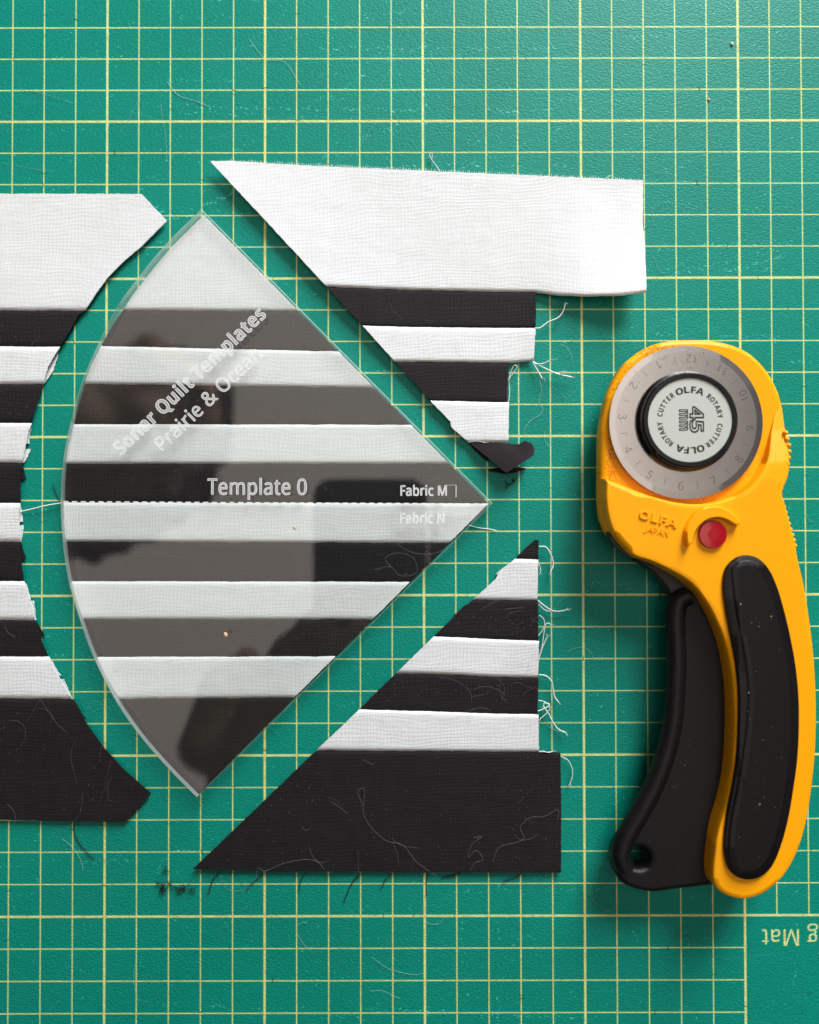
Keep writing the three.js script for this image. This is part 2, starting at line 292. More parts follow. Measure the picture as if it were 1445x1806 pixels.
// left offcut, running out of the picture
{
  const o = thing('patchwork_offcut', 'striped black and white offcut at the left edge with a concave curved cut', 'fabric offcut');
  const E = -60;
  sew(o, [
    { c: 'w', L: [[E, 341], [E, 547.5]], R: [[250, 342], [295, 389], [250, 434], [217, 462], [189, 491], [170, 517], [150, 548]], top: false, raw: 'TR' },
    { c: 'b', L: [[E, 547.5], [E, 610]], R: [[150, 548], [138, 556], [122, 586], [106, 611]], raw: 'R' },
    { c: 'w', L: [[E, 610], [E, 678]], R: [[106, 612], [98, 624], [84, 649], [77, 677]], raw: 'R' },
    { c: 'b', L: [[E, 678], [E, 746]], R: [[77, 677], [70, 697], [62, 720], [56, 745]], raw: 'R' },
    { c: 'w', L: [[E, 746], [E, 816]], R: [[56, 746], [51, 760], [47, 777], [43, 795], [40, 816]], raw: 'R' },
    { c: 'b', L: [[E, 816], [E, 887]], R: [[40, 816], [37, 833], [36, 850], [36, 887]], raw: 'R' },
    { c: 'w', L: [[E, 887], [E, 955.5]], R: [[36, 887], [33, 905], [34, 930], [37, 955.5]], raw: 'R' },
    { c: 'b', L: [[E, 955], [E, 1025]], R: [[37, 956], [36, 970], [38, 995], [42, 1024]], raw: 'R' },
    { c: 'w', L: [[E, 1025], [E, 1093.5]], R: [[42, 1025], [49, 1045], [56, 1065], [62, 1093.5]], raw: 'R' },
    { c: 'b', L: [[E, 1093], [E, 1157.5]], R: [[62, 1094], [66, 1110], [74, 1132], [85, 1158]], raw: 'R' },
    { c: 'w', L: [[E, 1157.5], [E, 1231]], R: [[85, 1158], [97, 1182], [112, 1208], [127, 1232.5]], raw: 'R' },
    { c: 'b', L: [[E, 1231], [E, 1445]], R: [[127, 1232.5], [149, 1271], [182, 1317], [217, 1356], [267, 1400], [221, 1450]], B: [[E, 1445], [0, 1445.5], [116, 1449], [221, 1450]], bottom: false, raw: 'RB' },
  ], (x, y, u, v) => 0.9 * mm * sstep(x, -40, 60) * sstep(y, 420, 620) * (1 - sstep(y, 1250, 1420)) * 0.6 + 0.0004);
  const under = (T, B, mat, name) => part(name, strip({ L: T, R: B, h: () => 0.62 * mm, raw: 'LR', step: 3, thick: 0.0002, fray: 0.8 }), mat, o);
  const W = M.white, K = M.black, nm = 'seam_allowance';
  under([[97, 612], [92, 626], [78, 650], [72, 676]], [[104.5, 615], [101, 632], [94, 654], [78, 677]], W, nm);
  under([[50, 748], [46, 764], [42, 780]], [[55.5, 750], [53, 768], [51.5, 782.5]], W, nm);
  under([[40, 792], [38, 804], [34, 815]], [[55, 791.5], [49, 806], [43, 816]], W, nm);
  under([[32, 820], [30, 832], [29, 845]], [[41, 822], [44, 834], [46, 846]], K, nm);
  under([[30, 888], [28, 904], [27, 920]], [[36.5, 889], [38.5, 904], [40.5, 920]], W, nm);
  under([[27, 925], [28, 940], [30, 955]], [[42.5, 926], [40, 940], [37.5, 955]], W, nm);
  under([[32, 958], [31, 972], [33, 987]], [[37, 958], [42, 974], [46.5, 987]], K, nm);
  under([[40, 1028], [46, 1044], [50, 1056]], [[46, 1028], [50, 1044], [54, 1056]], W, nm);
  under([[48, 1059], [52, 1076], [57, 1093]], [[60, 1059], [61.5, 1076], [63.5, 1093]], W, nm);
  under([[60, 1096], [64, 1110], [70, 1122]], [[64, 1096], [71, 1108], [79, 1122]], K, nm);
  under([[82, 1160], [92, 1180], [101, 1192]], [[88, 1159], [98, 1177], [107.5, 1192]], W, nm);
  under([[100, 1199], [110, 1216], [122, 1232]], [[113, 1198], [119, 1213], [127.5, 1232]], W, nm);
  under([[124, 1234], [136, 1254], [146, 1270]], [[130, 1234], [141, 1252], [151, 1268]], K, nm);
  part('frayed_thread', fibre([[37, 902.5, 0.0009], [60, 897, 0.0012], [85, 891, 0.0014], [110, 887, 0.0012]], 0.00021, 30), M.whiteThread, o);
  settle(o);
}
// the petal under the acrylic template
const TIP = [357.5, 372], PT = [868, 888], FOOT = [349, 1404];
{
  const o = thing('patchwork_petal', 'striped black and white petal-shaped patchwork lying under the clear template', 'fabric piece');
  const rt = (y) => y <= 888 ? lerp(TIP[0] + 1, PT[0] - 4, (y - 376) / (888 - 376)) : lerp(PT[0] - 4, FOOT[0], (y - 888) / (1402 - 888));
  const r = (y0, y1) => [[rt(y0) - 2, y0], [rt((y0 + y1) / 2) - 2, (y0 + y1) / 2], [rt(y1) - 2, y1]];
  sew(o, [
    { c: 'w', L: [[358, 381], [304, 434], [262, 484], [236, 518], [217, 547]], R: r(381, 549), top: false, raw: 'LR' },
    { c: 'b', L: [[217, 547], [195, 580], [179, 610]], R: r(549, 620), raw: 'LR' },
    { c: 'w', L: [[179, 610], [162, 643], [149, 677]], R: r(620, 684), raw: 'LR' },
    { c: 'b', L: [[149, 677], [138, 711], [130, 748]], R: r(684, 749), raw: 'LR' },
    { c: 'w', L: [[130, 748], [121, 784], [116, 818]], R: r(749, 818), raw: 'LR' },
    { c: 'b', L: [[116, 818], [113, 850], [112, 886]], R: r(818, 888), raw: 'LR' },
    { c: 'w', L: [[112, 886], [113, 920], [116, 955]], R: r(888, 958), raw: 'LR' },
    { c: 'b', L: [[116, 955], [120, 990], [126, 1025]], R: r(958, 1026), raw: 'LR' },
    { c: 'w', L: [[126, 1025], [135, 1060], [147, 1092]], R: r(1026, 1092.5), raw: 'LR' },
    { c: 'b', L: [[147, 1092], [158, 1126], [171, 1158.5]], R: r(1092.5, 1157.5), raw: 'LR' },
    { c: 'w', L: [[171, 1158.5], [189, 1196], [211, 1233]], R: r(1157.5, 1230), raw: 'LR' },
    { c: 'b', L: [[211, 1233], [250, 1293], [299, 1351], [347, 1400]], R: [...r(1230, 1320), [351, 1400]], bottom: false, raw: 'LR' },
  ], (x, y) => -0.12 * mm, 0);
  settle(o);
}
// top right offcut
{
  const o = thing('patchwork_offcut', 'striped offcut at the top right with a wide white band and a folded charcoal tip', 'fabric offcut');
  const lift = (x, y, u, v) => {
    const edge = clamp((x - lerp(370, 830, clamp((y - 284) / 496, 0, 1))) / 230, 0, 1);
    return 0.5 * mm + 1.5 * mm * Math.pow(1 - edge, 1.5) * (1 - 0.6 * sstep(y, 500, 760)) + 5.6 * mm * sstep(x, 905, 1110) * Math.pow(clamp((y - 320) / 200, 0, 1), 1.6) + 1.2 * mm * sstep(x, 1060, 1140) + 0.7 * mm * sstep(y, 640, 780) * sstep(x, 820, 900);
  };
  sew(o, [
    { c: 'w', L: [[370.5, 284], [465, 385], [577, 506]], R: [[1134.5, 318], [1134, 389], [1138, 439], [1141, 515]], T: [[370.5, 284], [410, 283.5], [520, 290.7], [747, 301], [943, 309.6], [1134.5, 318]],
      B: [[577, 506], [740, 512], [945, 516], [987, 521], [1031, 523], [1086, 522], [1141, 515]], top: false, raw: 'LTR' },
    { c: 'b', L: [[577, 506], [607, 540], [640, 574]], R: [[946, 516], [945, 578.5]], B: [[640, 574], [740, 577], [945, 578.5]], T: [[577, 506], [740, 512], [946, 516]], raw: 'LR' },
    { c: 'w', L: [[640, 574], [668, 606], [697.5, 638]], R: [[945, 578.5], [942, 637]], T: [[640, 574], [740, 577], [945, 578.5]], B: [[697.5, 638], [800, 639], [900, 640], [942, 637]], raw: 'LR' },
    { c: 'b', L: [[697.5, 638], [728, 672], [759, 706.5]], R: [[898, 640], [894, 709.5]], raw: 'LR' },
    { c: 'w', L: [[759, 706.5], [795, 744], [796, 753], [826, 779]], R: [[898, 709.5], [897, 780.5]], raw: 'LRB' },
  ], lift, 0.02);
  const tip = part('folded_tip', strip({ T: [[825, 778.5], [860, 780], [898, 782], [914, 784], [928, 777], [939, 783]], L: [[825, 778.5], [859, 806], [894, 834]], R: [[939, 783], [943, 792], [942, 803]], B: [[894, 834], [918, 818], [942, 803]],
    h: (u, v) => 1.8 * mm + 3.2 * mm * v + 1.6 * mm * u + 1.4 * mm * Math.max(0, u - 0.62) * (1 - v) - 0.9 * mm * Math.exp(-Math.pow((u - 0.66) / 0.12, 2)) * (1 - v), raw: 'LRTB', step: 3, turn: 0.75 }), M.reverse, o, 'charcoal folded-over tip');
  part('tip_lining', strip({ T: [[822, 776], [846, 781], [868, 792]], L: [[822, 776], [840, 796], [859, 813]], R: [[868, 792], [865, 802], [861, 813]], h: () => 1.0 * mm, raw: 'LRTB', step: 3 }), M.black, o);
  part('tip_lining', strip({ L: [[861, 828], [863, 830]], R: [[926, 825], [927, 829]], T: [[861, 828], [890, 822], [926, 825]], B: [[863, 831], [894, 836], [927, 829]], h: () => 0.8 * mm, raw: 'LRTB', step: 3 }), M.black, o);
  const th = (pts, r = 0.00021) => part('frayed_thread', frayed(pts, r), M.whiteThread, o);
  th([[943, 579, 0.0018], [953, 578, 0.002], [967, 568, 0.0022], [985, 560, 0.0022], [993, 550, 0.0024], [997, 537, 0.003]]);
  th([[940, 638, 0.0018], [960, 649, 0.002], [985, 660, 0.0022], [1008, 665, 0.002]], 0.00025);
  th([[940, 639, 0.0018], [949, 655, 0.0019], [956, 667, 0.002]]);
  th([[944, 642, 0.002], [958, 641, 0.0023], [972, 635, 0.003]], 0.00016);
  th([[985, 659, 0.0021], [990, 657, 0.0024], [995, 655, 0.003]], 0.00016);
  th([[897, 711, 0.0012], [899, 690, 0.0012], [898, 670, 0.0013], [901, 656, 0.0015], [908, 644, 0.002], [912, 646, 0.002], [907, 656, 0.0016], [899, 666, 0.0014]], 0.00013);
  th([[775, 301, 0.0018], [768, 290, 0.001], [762, 282, 0.001], [758, 272, 0.0012], [761, 269, 0.0012], [763, 274, 0.001]], 0.00012);
  th([[1070, 314, 0.001], [1076, 310, 0.001], [1090, 316, 0.0006]], 0.0001);
  th([[826, 780, 0.002], [840, 778, 0.0026], [858, 781, 0.0022]], 0.00008);
  const fr = [];
  for (let x = 408; x < 1132; x += rr(2.5, 5)) { const y = lerp(283.5, 318, (x - 408) / 726) + 1, l = rr(1.5, 4.5); fr.push(tube([P(x, y + 2, 0.0015), P(x + rr(-1, 1), y - l, 0.0013)], 0.00007, 2, 3)); }
  part('frayed_edge', mergeGeometries(fr), M.whiteThread, o, undefined, 'stuff');
  settle(o);
}
// bottom right offcut
{
  const o = thing('patchwork_offcut', 'striped triangular offcut at the bottom centre with a wide black band and frayed right edge', 'fabric offcut');
  sew(o, [
    { c: 'b', L: [[944, 952], [926, 968], [909, 985]], R: [[950, 953], [949.5, 987]], top: false, raw: 'LRT' },
    { c: 'w', L: [[909, 985], [890, 1003], [878, 1012], [876, 1020], [852, 1042], [835, 1057]], R: [[949.5, 987], [948, 1059.5]], raw: 'LR' },
    { c: 'b', L: [[835, 1057], [800, 1088], [765.5, 1122.5]], R: [[949, 1059.5], [949.5, 1130]], raw: 'LR' },
    { c: 'w', L: [[765.5, 1122.5], [732, 1155], [699.5, 1187]], R: [[951, 1130.5], [949.5, 1195.5]], B: [[699.5, 1187], [790, 1189.5], [860, 1193], [949.5, 1195.5]], raw: 'LR' },
    { c: 'b', L: [[699.5, 1187], [666, 1219], [634, 1251]], R: [[950, 1195.5], [948, 1260]], T: [[699.5, 1187], [790, 1189.5], [860, 1193], [950, 1195.5]], B: [[634, 1251], [740, 1254], [860, 1258], [948, 1260]], raw: 'LR' },
    { c: 'w', L: [[634, 1251], [597, 1287], [558, 1323.5]], R: [[950, 1260], [951, 1326]], T: [[634, 1251], [740, 1254], [860, 1258], [950, 1260]], raw: 'LR' },
    { c: 'b', L: [[558, 1323.5], [450, 1428], [340, 1533]], R: [[988.5, 1327.5], [990, 1430], [990, 1539]], T: [[558, 1323.5], [740, 1324.5], [951, 1326], [988.5, 1327.5]], B: [[340, 1533], [500, 1537], [740, 1538.5], [990, 1539]], bottom: false, raw: 'LRB' },
  ], (x, y) => 0.5 * mm + 0.8 * mm * sstep(x, 880, 950) * (1 - sstep(y, 1000, 1320)), 0.015);
  part('seam_allowance', strip({ L: [[889, 1001], [880, 1010]], R: [[906, 994], [892, 1006]], T: [[904, 989], [908, 990]], B: [[874, 1013], [893, 1005]], h: () => 0.7 * mm, raw: 'LR', step: 3 }), M.white, o);
  part('seam_allowance', strip({ L: [[822, 1066], [800, 1086]], R: [[830, 1068], [806, 1088]], h: () => 0.6 * mm, raw: 'LRTB', step: 3 }), M.black, o);
  const th = (pts, r = 0.00021, m = M.whiteThread) => part('frayed_thread', frayed(pts, r), m, o);
  th([[951, 964, 0.002], [963, 965, 0.002], [972, 979, 0.002], [976, 996, 0.0018], [971, 1009, 0.0024]]);
  th([[949, 993, 0.002], [953, 1000, 0.002], [953, 1010, 0.002], [949, 1015, 0.0016]], 0.00012);
  th([[949, 1059, 0.002], [960, 1068, 0.002], [975, 1077, 0.0018], [988, 1078, 0.0018], [1002, 1075, 0.002]], 0.0002);
  th([[950, 1066, 0.0018], [962, 1076, 0.0018], [982, 1079, 0.0016], [1000, 1075, 0.002]], 0.00015);
  th([[951, 1085, 0.0018], [958, 1090, 0.002], [961, 1102, 0.002], [959, 1120, 0.002], [956, 1140, 0.0018], [951, 1160, 0.0018]], 0.00015);
  th([[950, 1121, 0.0018], [957, 1112, 0.0018], [963, 1101, 0.002], [967, 1099, 0.002], [972, 1102, 0.0018]], 0.00014);
  th([[951, 1160, 0.0017], [957, 1142, 0.0019], [965, 1124, 0.0023]], 0.0002);
  th([[951, 1190, 0.0018], [963, 1192, 0.0019], [973, 1202, 0.0018], [976, 1218, 0.0016], [979, 1230, 0.0016], [985, 1238, 0.002]], 0.00021);
  th([[950, 1235, 0.0018], [963, 1239, 0.002], [970, 1248, 0.0023], [966, 1256, 0.002], [953, 1268, 0.0016]], 0.00016);
  th([[949, 1254, 0.0018], [960, 1250, 0.002], [970, 1243, 0.0022], [960, 1240, 0.002], [959, 1246, 0.002], [967, 1257, 0.0018], [975, 1273, 0.0016], [985, 1286, 0.0014], [998, 1292, 0.0018]], 0.0002);
  th([[990, 1334, 0.0015], [1001, 1340, 0.0014], [1008, 1352, 0.0012], [1010, 1366, 0.0012], [1006, 1381, 0.0012]], 0.00013);
  th([[951, 1326, 0.0014], [958, 1325, 0.0017], [966, 1327, 0.0015], [975, 1325, 0.0014]], 0.00018);
  const kt = (pts, r = 0.00012) => th(pts, r, M.blackThread);
  kt([[386, 1539, 0.0008], [375, 1553, 0.0005], [369, 1573, 0.0004]], 0.00016); kt([[466, 1539, 0.0008], [452, 1552, 0.0005], [437, 1566, 0.0004]]); kt([[538, 1541, 0.0008], [531, 1552, 0.0005], [528, 1568, 0.0004]]);
  kt([[636, 1541, 0.0008], [622, 1556, 0.0005], [609, 1585, 0.0004]], 0.00016); kt([[693, 1539, 0.0008], [680, 1552, 0.0005], [675, 1563, 0.0004]], 0.0001); kt([[755, 1539, 0.0008], [752, 1560, 0.0004], [753, 1576, 0.0004]], 0.00012);
  kt([[812, 1540, 0.0008], [798, 1545, 0.0005], [783, 1547, 0.0004]], 0.00016); kt([[920, 1541, 0.0008], [908, 1548, 0.0005], [893, 1552, 0.0004]], 0.00014);
  const fr = [];
  for (let x = 348; x < 988; x += rr(3, 6)) fr.push(tube([P(x, lerp(1531, 1537, (x - 348) / 640), 0.001), P(x + rr(-1.5, 1.5), 1539 + rr(0.5, 4), 0.0006)], 0.00008, 2, 3));
  for (let y = 1060; y < 1535; y += rr(3, 6)) { const x = y < 1327 ? 948 : 988; fr.push(tube([P(x - 1, y, 0.0014), P(x + rr(1, 4), y + rr(-1.5, 1.5), 0.0012)], 0.00007, 2, 3)); }
  part('frayed_edge', mergeGeometries(fr), M.blackThread, o, undefined, 'stuff');
  settle(o);
}
// ------------------------------------------------------------------ lettering
// flat glyphs laid from pixel A to pixel B of the photograph along their baseline, at height h; the text's own length sets its size
function lettering(text, font, A, B, h, { tall = 1, depth = 0, outline = 0, fill = true } = {}) {
  const a = P(...A, h), b = P(...B, h), dir = b.clone().sub(a), L = dir.length(); dir.normalize(); const up = V3(dir.z, 0, -dir.x);
  const shapes = font.generateShapes(text, 1), pts = [];
  let lo = 1e9, hi = -1e9;
  for (const s of shapes) for (const p of s.getPoints(8)) { lo = Math.min(lo, p.x); hi = Math.max(hi, p.x); }
  const s = L / (hi - lo), put = (g) => {
    const p = g.attributes.position;
    for (let i = 0; i < p.count; i++) { const q = a.clone().addScaledVector(dir, (p.getX(i) - lo) * s).addScaledVector(up, p.getY(i) * s * tall); p.setXYZ(i, q.x, h + p.getZ(i), q.z); }
    g.computeVertexNormals(); return g;
  };
  const out = [];
  if (depth) return put(new THREE.ExtrudeGeometry(shapes, { depth, bevelEnabled: true, bevelThickness: depth * 0.9, bevelSize: 0.045, bevelOffset: -0.03, bevelSegments: 2, curveSegments: 6 }).deleteAttribute('uv'));
  if (fill) out.push(put(new THREE.ShapeGeometry(shapes, 6).toNonIndexed().deleteAttribute('uv')));
  if (outline) {
    const rings = [];
    for (const sh of shapes) for (const c of [sh.getPoints(6), ...sh.holes.map((k) => k.getPoints(6))]) {
      const n = c.length, w = outline / s, edge = c.map((p, i) => { const q = c[(i + n - 1) % n], r = c[(i + 1) % n], t = r.clone().sub(q); if (t.length() < 1e-9) t.set(1, 0); t.normalize(); return V2(-t.y, t.x); });
      for (let i = 0; i < n; i++) {
        const j = (i + 1) % n, p = (k, d) => [c[k].x + edge[k].x * d * w, c[k].y + edge[k].y * d * w, 0.00001];
        rings.push(...p(i, -1), ...p(j, -1), ...p(j, 1), ...p(i, -1), ...p(j, 1), ...p(i, 1));
      }
    }
    const g = new THREE.BufferGeometry(); g.setAttribute('position', new THREE.Float32BufferAttribute(rings, 3)); g.computeVertexNormals(); out.push(put(g));
  }
  return out.length > 1 ? mergeGeometries(out) : out[0];
}

// ------------------------------------------------------------------ the clear acrylic template
{
  const o = thing('quilting_template', 'clear acrylic quilting template with white engraved lettering lying on the striped petal', 'template');
  const arc = smooth([[357.5, 372], [346, 383], [298, 430], [251, 486], [211, 541], [176, 609], [147, 677], [127.5, 747], [114, 818], [110.5, 883], [114, 955], [124.5, 1025], [144.5, 1094], [169, 1160], [208, 1236], [248, 1294], [298, 1352], [349, 1404]], 70, false);
  const rim = [...arc, [610, 1145], [868, 888], [612, 629.5]], Y0 = 1.32 * mm, Y1 = 4.3 * mm;
  const acrylic = new THREE.MeshPhysicalMaterial({ name: 'clear_acrylic', color: lin(0.99, 1, 0.995), transmission: 1, thickness: 0, ior: 1.49, roughness: 0.02 });
  part('acrylic_plate', slab(flat(rim, 3 * mm), Y0, Y1, 0.00018, { seg: 2, crease: 0.5 }).deleteAttribute('uv'), acrylic, o);
  { // sawn, slightly frosted rim: the wall of the plate and the small chamfer that catches light
    const frosted = new THREE.MeshPhysicalMaterial({ name: 'frosted_rim', color: lin(0.86, 0.9, 0.9), roughness: 0.35, transparent: true, opacity: 0.28, side: THREE.DoubleSide });
    const out = flat(rim, 3 * mm), n = out.length, wall = [], cham = [];
    const off = out.map((q, i) => { const a = out[(i + n - 1) % n], b = out[(i + 1) % n], t1 = q.clone().sub(a).normalize(), t2 = b.clone().sub(q).normalize(), m = V2(t1.y + t2.y, -t1.x - t2.x).normalize(), k = Math.max(0.35, m.dot(V2(t2.y, -t2.x))); return m.multiplyScalar(1 / k); });
    let turn = 0; for (let i = 0; i < n; i++) { const a = out[i], b = out[(i + 1) % n]; turn += a.x * b.y - b.x * a.y; }
    const s = turn > 0 ? 1 : -1, at = (i, d, y) => [out[i % n].x + off[i % n].x * d * s, y, out[i % n].y + off[i % n].y * d * s];
    for (let i = 0; i < n; i++) {
      const q = (list, d0, y0, d1, y1) => { const A = at(i, d0, y0), B = at(i + 1, d0, y0), C = at(i + 1, d1, y1), D = at(i, d1, y1); list.push(...A, ...B, ...C, ...A, ...C, ...D); };
      q(wall, 0.00004, Y0 + 0.0001, 0.00004, Y1 - 0.0002); q(cham, 0.00004, Y1 - 0.00019, -0.00022, Y1 + 0.00003);
    }
    const mk = (l) => { const g = new THREE.BufferGeometry(); g.setAttribute('position', new THREE.Float32BufferAttribute(l, 3)); g.computeVertexNormals(); return g; };
    part('plate_edge', mk(wall), frosted, o); part('edge_chamfer', mk(cham), frosted, o);
  }
  const ink = new THREE.MeshStandardMaterial({ name: 'engraved_white', color: lin(0.86, 0.86, 0.85), roughness: 0.9, side: THREE.DoubleSide });
  const frost = new THREE.MeshStandardMaterial({ name: 'engraved_frost', color: lin(0.8, 0.8, 0.8), roughness: 0.9, transparent: true, opacity: 0.46, side: THREE.DoubleSide });
  const hT = Y1 + 0.00003, edge = 0.000085;
  const word = (name, text, font, A, B, o2 = {}) => {
    const m = part(name, lettering(text, font, A, B, hT, o2), frost, o);
    part('letter_outline', lettering(text, font, A, B, hT + 0.00001, { ...o2, fill: false, outline: edge }), ink, m);
  };
  word('lettering', 'Sonar Quilt Templates', BOLD, [215, 803], [471, 557], { tall: 1.04 });
  word('lettering', 'Prairie & Ocean', SANS, [288, 796], [464, 628], { tall: 1.0 });
  word('lettering', 'Template 0', SANS, [366, 872], [541, 872.5], { tall: 1.1 });
  word('lettering', 'Fabric M', SANS, [707, 874], [788, 874], { tall: 1.12 });
  word('lettering', 'Fabric N', SANS, [707, 922], [784, 922], { tall: 1.12 });
  const dashes = [];
  const bar = (x0, y0, x1, y1, w) => { const a = P(x0, y0, hT), b = P(x1, y1, hT), L = a.distanceTo(b), g = new THREE.PlaneGeometry(L, w).rotateX(-Math.PI / 2).rotateY(-Math.atan2(b.z - a.z, b.x - a.x)); return g.translate((a.x + b.x) / 2, hT, (a.z + b.z) / 2); };
  for (let x = 112; x < 862; x += 15.4) { const y = (q) => lerp(884.6, 888.6, (q - 110) / 758); dashes.push(bar(x, y(x), Math.min(866, x + 9), y(x + 9), 0.00032)); }
  part('dashed_line', mergeGeometries(dashes), ink, o);
  part('tick_line', mergeGeometries([bar(804.6, 856, 804.6, 877, 0.00022), bar(784, 855.5, 804, 855.5, 0.00008)]), ink, o);
  settle(o);
}

// ------------------------------------------------------------------ the rotary cutter
{
  const o = thing('rotary_cutter', 'yellow rotary cutter with round steel blade, red button and black grips', 'rotary cutter');
  // colours with handling wear
  const scratchCv = document.createElement('canvas'); scratchCv.width = scratchCv.height = 1024;
  { const c = scratchCv.getContext('2d'); c.fillStyle = '#808080'; c.fillRect(0, 0, 1024, 1024); for (let i = 0; i < 900; i++) { const x = rr(0, 1024), y = rr(0, 1024), a = rr(0, 6.3), l = rr(2, 26), v = rnd() < 0.5 ? 60 : 190; c.strokeStyle = `rgba(${v},${v},${v},${rr(0.1, 0.5)})`; c.lineWidth = rr(0.5, 1.4); c.beginPath(); c.moveTo(x, y); c.lineTo(x + Math.cos(a) * l, y + Math.sin(a) * l); c.stroke(); } for (let i = 0; i < 9000; i++) { const v = rr(90, 165); c.fillStyle = `rgba(${v},${v},${v},0.35)`; c.fillRect(rr(0, 1024), rr(0, 1024), rr(1, 3), rr(1, 3)); } }
  const scratch = new THREE.CanvasTexture(scratchCv); scratch.wrapS = scratch.wrapT = THREE.RepeatWrapping; scratch.magFilter = THREE.LinearFilter;
  const yellow = new THREE.MeshPhysicalMaterial({ name: 'yellow_plastic', color: lin(0.98, 0.385, 0.0003), roughness: 0.4, specularIntensity: 0.45, bumpMap: scratch, bumpScale: 0.00007 });
  const speck = dataTex(512, (x, y) => { const q = perlin.noise(x / 9, y / 9, 2.2) + 0.8 * perlin.noise(x / 4.1, y / 4.1, 8.2); return q > 0.92 ? 1 : 0.42 + 0.06 * perlin.noise(x / 40, y / 40, 1.1); });
  const rubber = new THREE.MeshPhysicalMaterial({ name: 'black_rubber', color: lin(0.013, 0.0088, 0.0105), map: speck, roughness: 0.42, specularIntensity: 0.6, bumpMap: scratch, bumpScale: 0.00005 });
  const blackPlastic = new THREE.MeshPhysicalMaterial({ name: 'black_plastic', color: lin(0.0115, 0.009, 0.0102), map: speck, roughness: 0.47, specularIntensity: 0.6, bumpMap: scratch, bumpScale: 0.00006 });
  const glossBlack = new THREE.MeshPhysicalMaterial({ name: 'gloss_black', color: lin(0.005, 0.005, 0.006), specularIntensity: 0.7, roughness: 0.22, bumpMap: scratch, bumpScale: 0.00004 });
  const red = new THREE.MeshPhysicalMaterial({ name: 'red_plastic', color: lin(0.38, 0.001, 0.008), roughness: 0.22, clearcoat: 0.4 });
  const brown = new THREE.MeshPhysicalMaterial({ name: 'dark_brown_plastic', color: lin(0.02, 0.009, 0.008), roughness: 0.45 });

  // whole silhouette: points seen low on the side that faces the camera, high on the side turned away
  const sil = [[1208, 601, 14], [1255, 602.5, 14], [1290, 610, 14], [1318, 623, 14], [1345, 648, 14], [1367, 680, 14], [1380, 714, 14], [1386, 758, 14], [1388, 800, 14], [1384, 838, 14], [1375, 862, 14], [1373, 872, 14], [1378, 890, 14], [1388, 920, 15], [1399, 961, 15],
    [1406, 985, 16], [1416, 1028, 16], [1426.6, 1092, 16], [1434, 1156, 16], [1438, 1223, 16], [1438.5, 1280, 16], [1436, 1336, 16], [1430, 1393, 16], [1422, 1442, 16], [1410, 1487, 16], [1393, 1525, 16], [1370, 1555, 16], [1343, 1575, 16], [1314, 1584, 16], [1290, 1581.5, 16], [1268, 1571, 16],
    [1252, 1551, 14], [1243.5, 1525, 13], [1244, 1487, 12], [1250, 1449, 12], [1263, 1404, 12], [1272, 1359, 12], [1277, 1299, 12], [1278, 1242, 12], [1274, 1186, 12], [1264.7, 1137, 12], [1249.7, 1095, 12], [1225, 1050, 12], [1200, 1023, 12], [1163, 1002, 11], [1133, 988.5, 10]];
  const headLow = [[1108, 977.5, 8], [1087.6, 963, 8], [1067.5, 943.5, 8], [1055.5, 917, 8], [1051, 882, 8], [1051, 835, 8], [1051.5, 790, 8], [1054.5, 746, 8], [1060, 711, 6], [1070.5, 682, 6], [1088, 654, 7], [1114, 630, 8], [1144, 613.5, 10], [1176, 604, 12]];
  const W = (list, n) => smooth(list.map(([x, y, h]) => { const p = P(x, y, h * mm); return [p.x * 1000, p.z * 1000]; }), n).map(([x, y]) => V2(x / 1000, y / 1000));
  // guard: the lower half shell under the blade, only as far as the head
  const guardPts = [[1208, 601, 13], [1255, 602.5, 13], [1290, 610, 13], [1318, 623, 13], [1345, 648, 13], [1367, 680, 13.5], [1380, 714, 14], [1386, 758, 14], [1388, 798, 14], [1383, 834, 14], [1366, 866, 13.5], [1340, 895, 13], [1300, 930, 12], [1230, 985, 8], [1180, 1003, 7], [1133, 988.5, 5]];
  const guardCv = document.createElement('canvas'); guardCv.width = guardCv.height = 1024;   // 8 x 8 cm of plan: grime where lint and oil collect
  const g0 = P(1030, 590, 13 * mm), gk = 1024 / 0.07;
  {
    const c = guardCv.getContext('2d'); c.fillStyle = '#fff'; c.fillRect(0, 0, 1024, 1024);
    const dirt = (px, py, sx, sy, n, col) => { const p = P(px, py, 13 * mm), X = (p.x - g0.x) * gk, Y = (p.z - g0.z) * gk; for (let i = 0; i < n; i++) { const u = (rnd() + rnd() + rnd() - 1.5) * sx, v = (rnd() + rnd() + rnd() - 1.5) * sy; c.fillStyle = `rgba(${col},${rr(0.05, 0.3)})`; c.beginPath(); c.arc(X + u, Y + v, rr(1, 5), 0, 7); c.fill(); } };
    dirt(1088, 692, 26, 30, 80, '70,40,25'); dirt(1094, 678, 30, 40, 60, '90,50,30'); dirt(1105, 653, 50, 30, 60, '150,80,50'); dirt(1150, 622, 110, 30, 160, '140,80,60'); dirt(1165, 616, 60, 14, 50, '80,50,40');
    dirt(1076, 820, 22, 100, 170, '190,100,70'); dirt(1075, 840, 60, 40, 120, '200,110,70'); dirt(1074, 790, 16, 50, 40, '150,80,60'); dirt(1345, 805, 30, 60, 120, '215,150,110'); dirt(1330, 835, 50, 40, 80, '220,160,120'); dirt(1060, 730, 20, 60, 40, '240,200,150'); dirt(1230, 884, 200, 14, 60, '200,120,80');
  }
  const guardMap = new THREE.CanvasTexture(guardCv); guardMap.colorSpace = THREE.SRGBColorSpace; guardMap.magFilter = THREE.LinearFilter;
  const guardMat = new THREE.MeshPhysicalMaterial({ name: 'yellow_guard_plastic', color: lin(0.98, 0.385, 0.0003), specularIntensity: 0.4, map: guardMap, roughness: 0.42, bumpMap: scratch, bumpScale: 0.00003 });
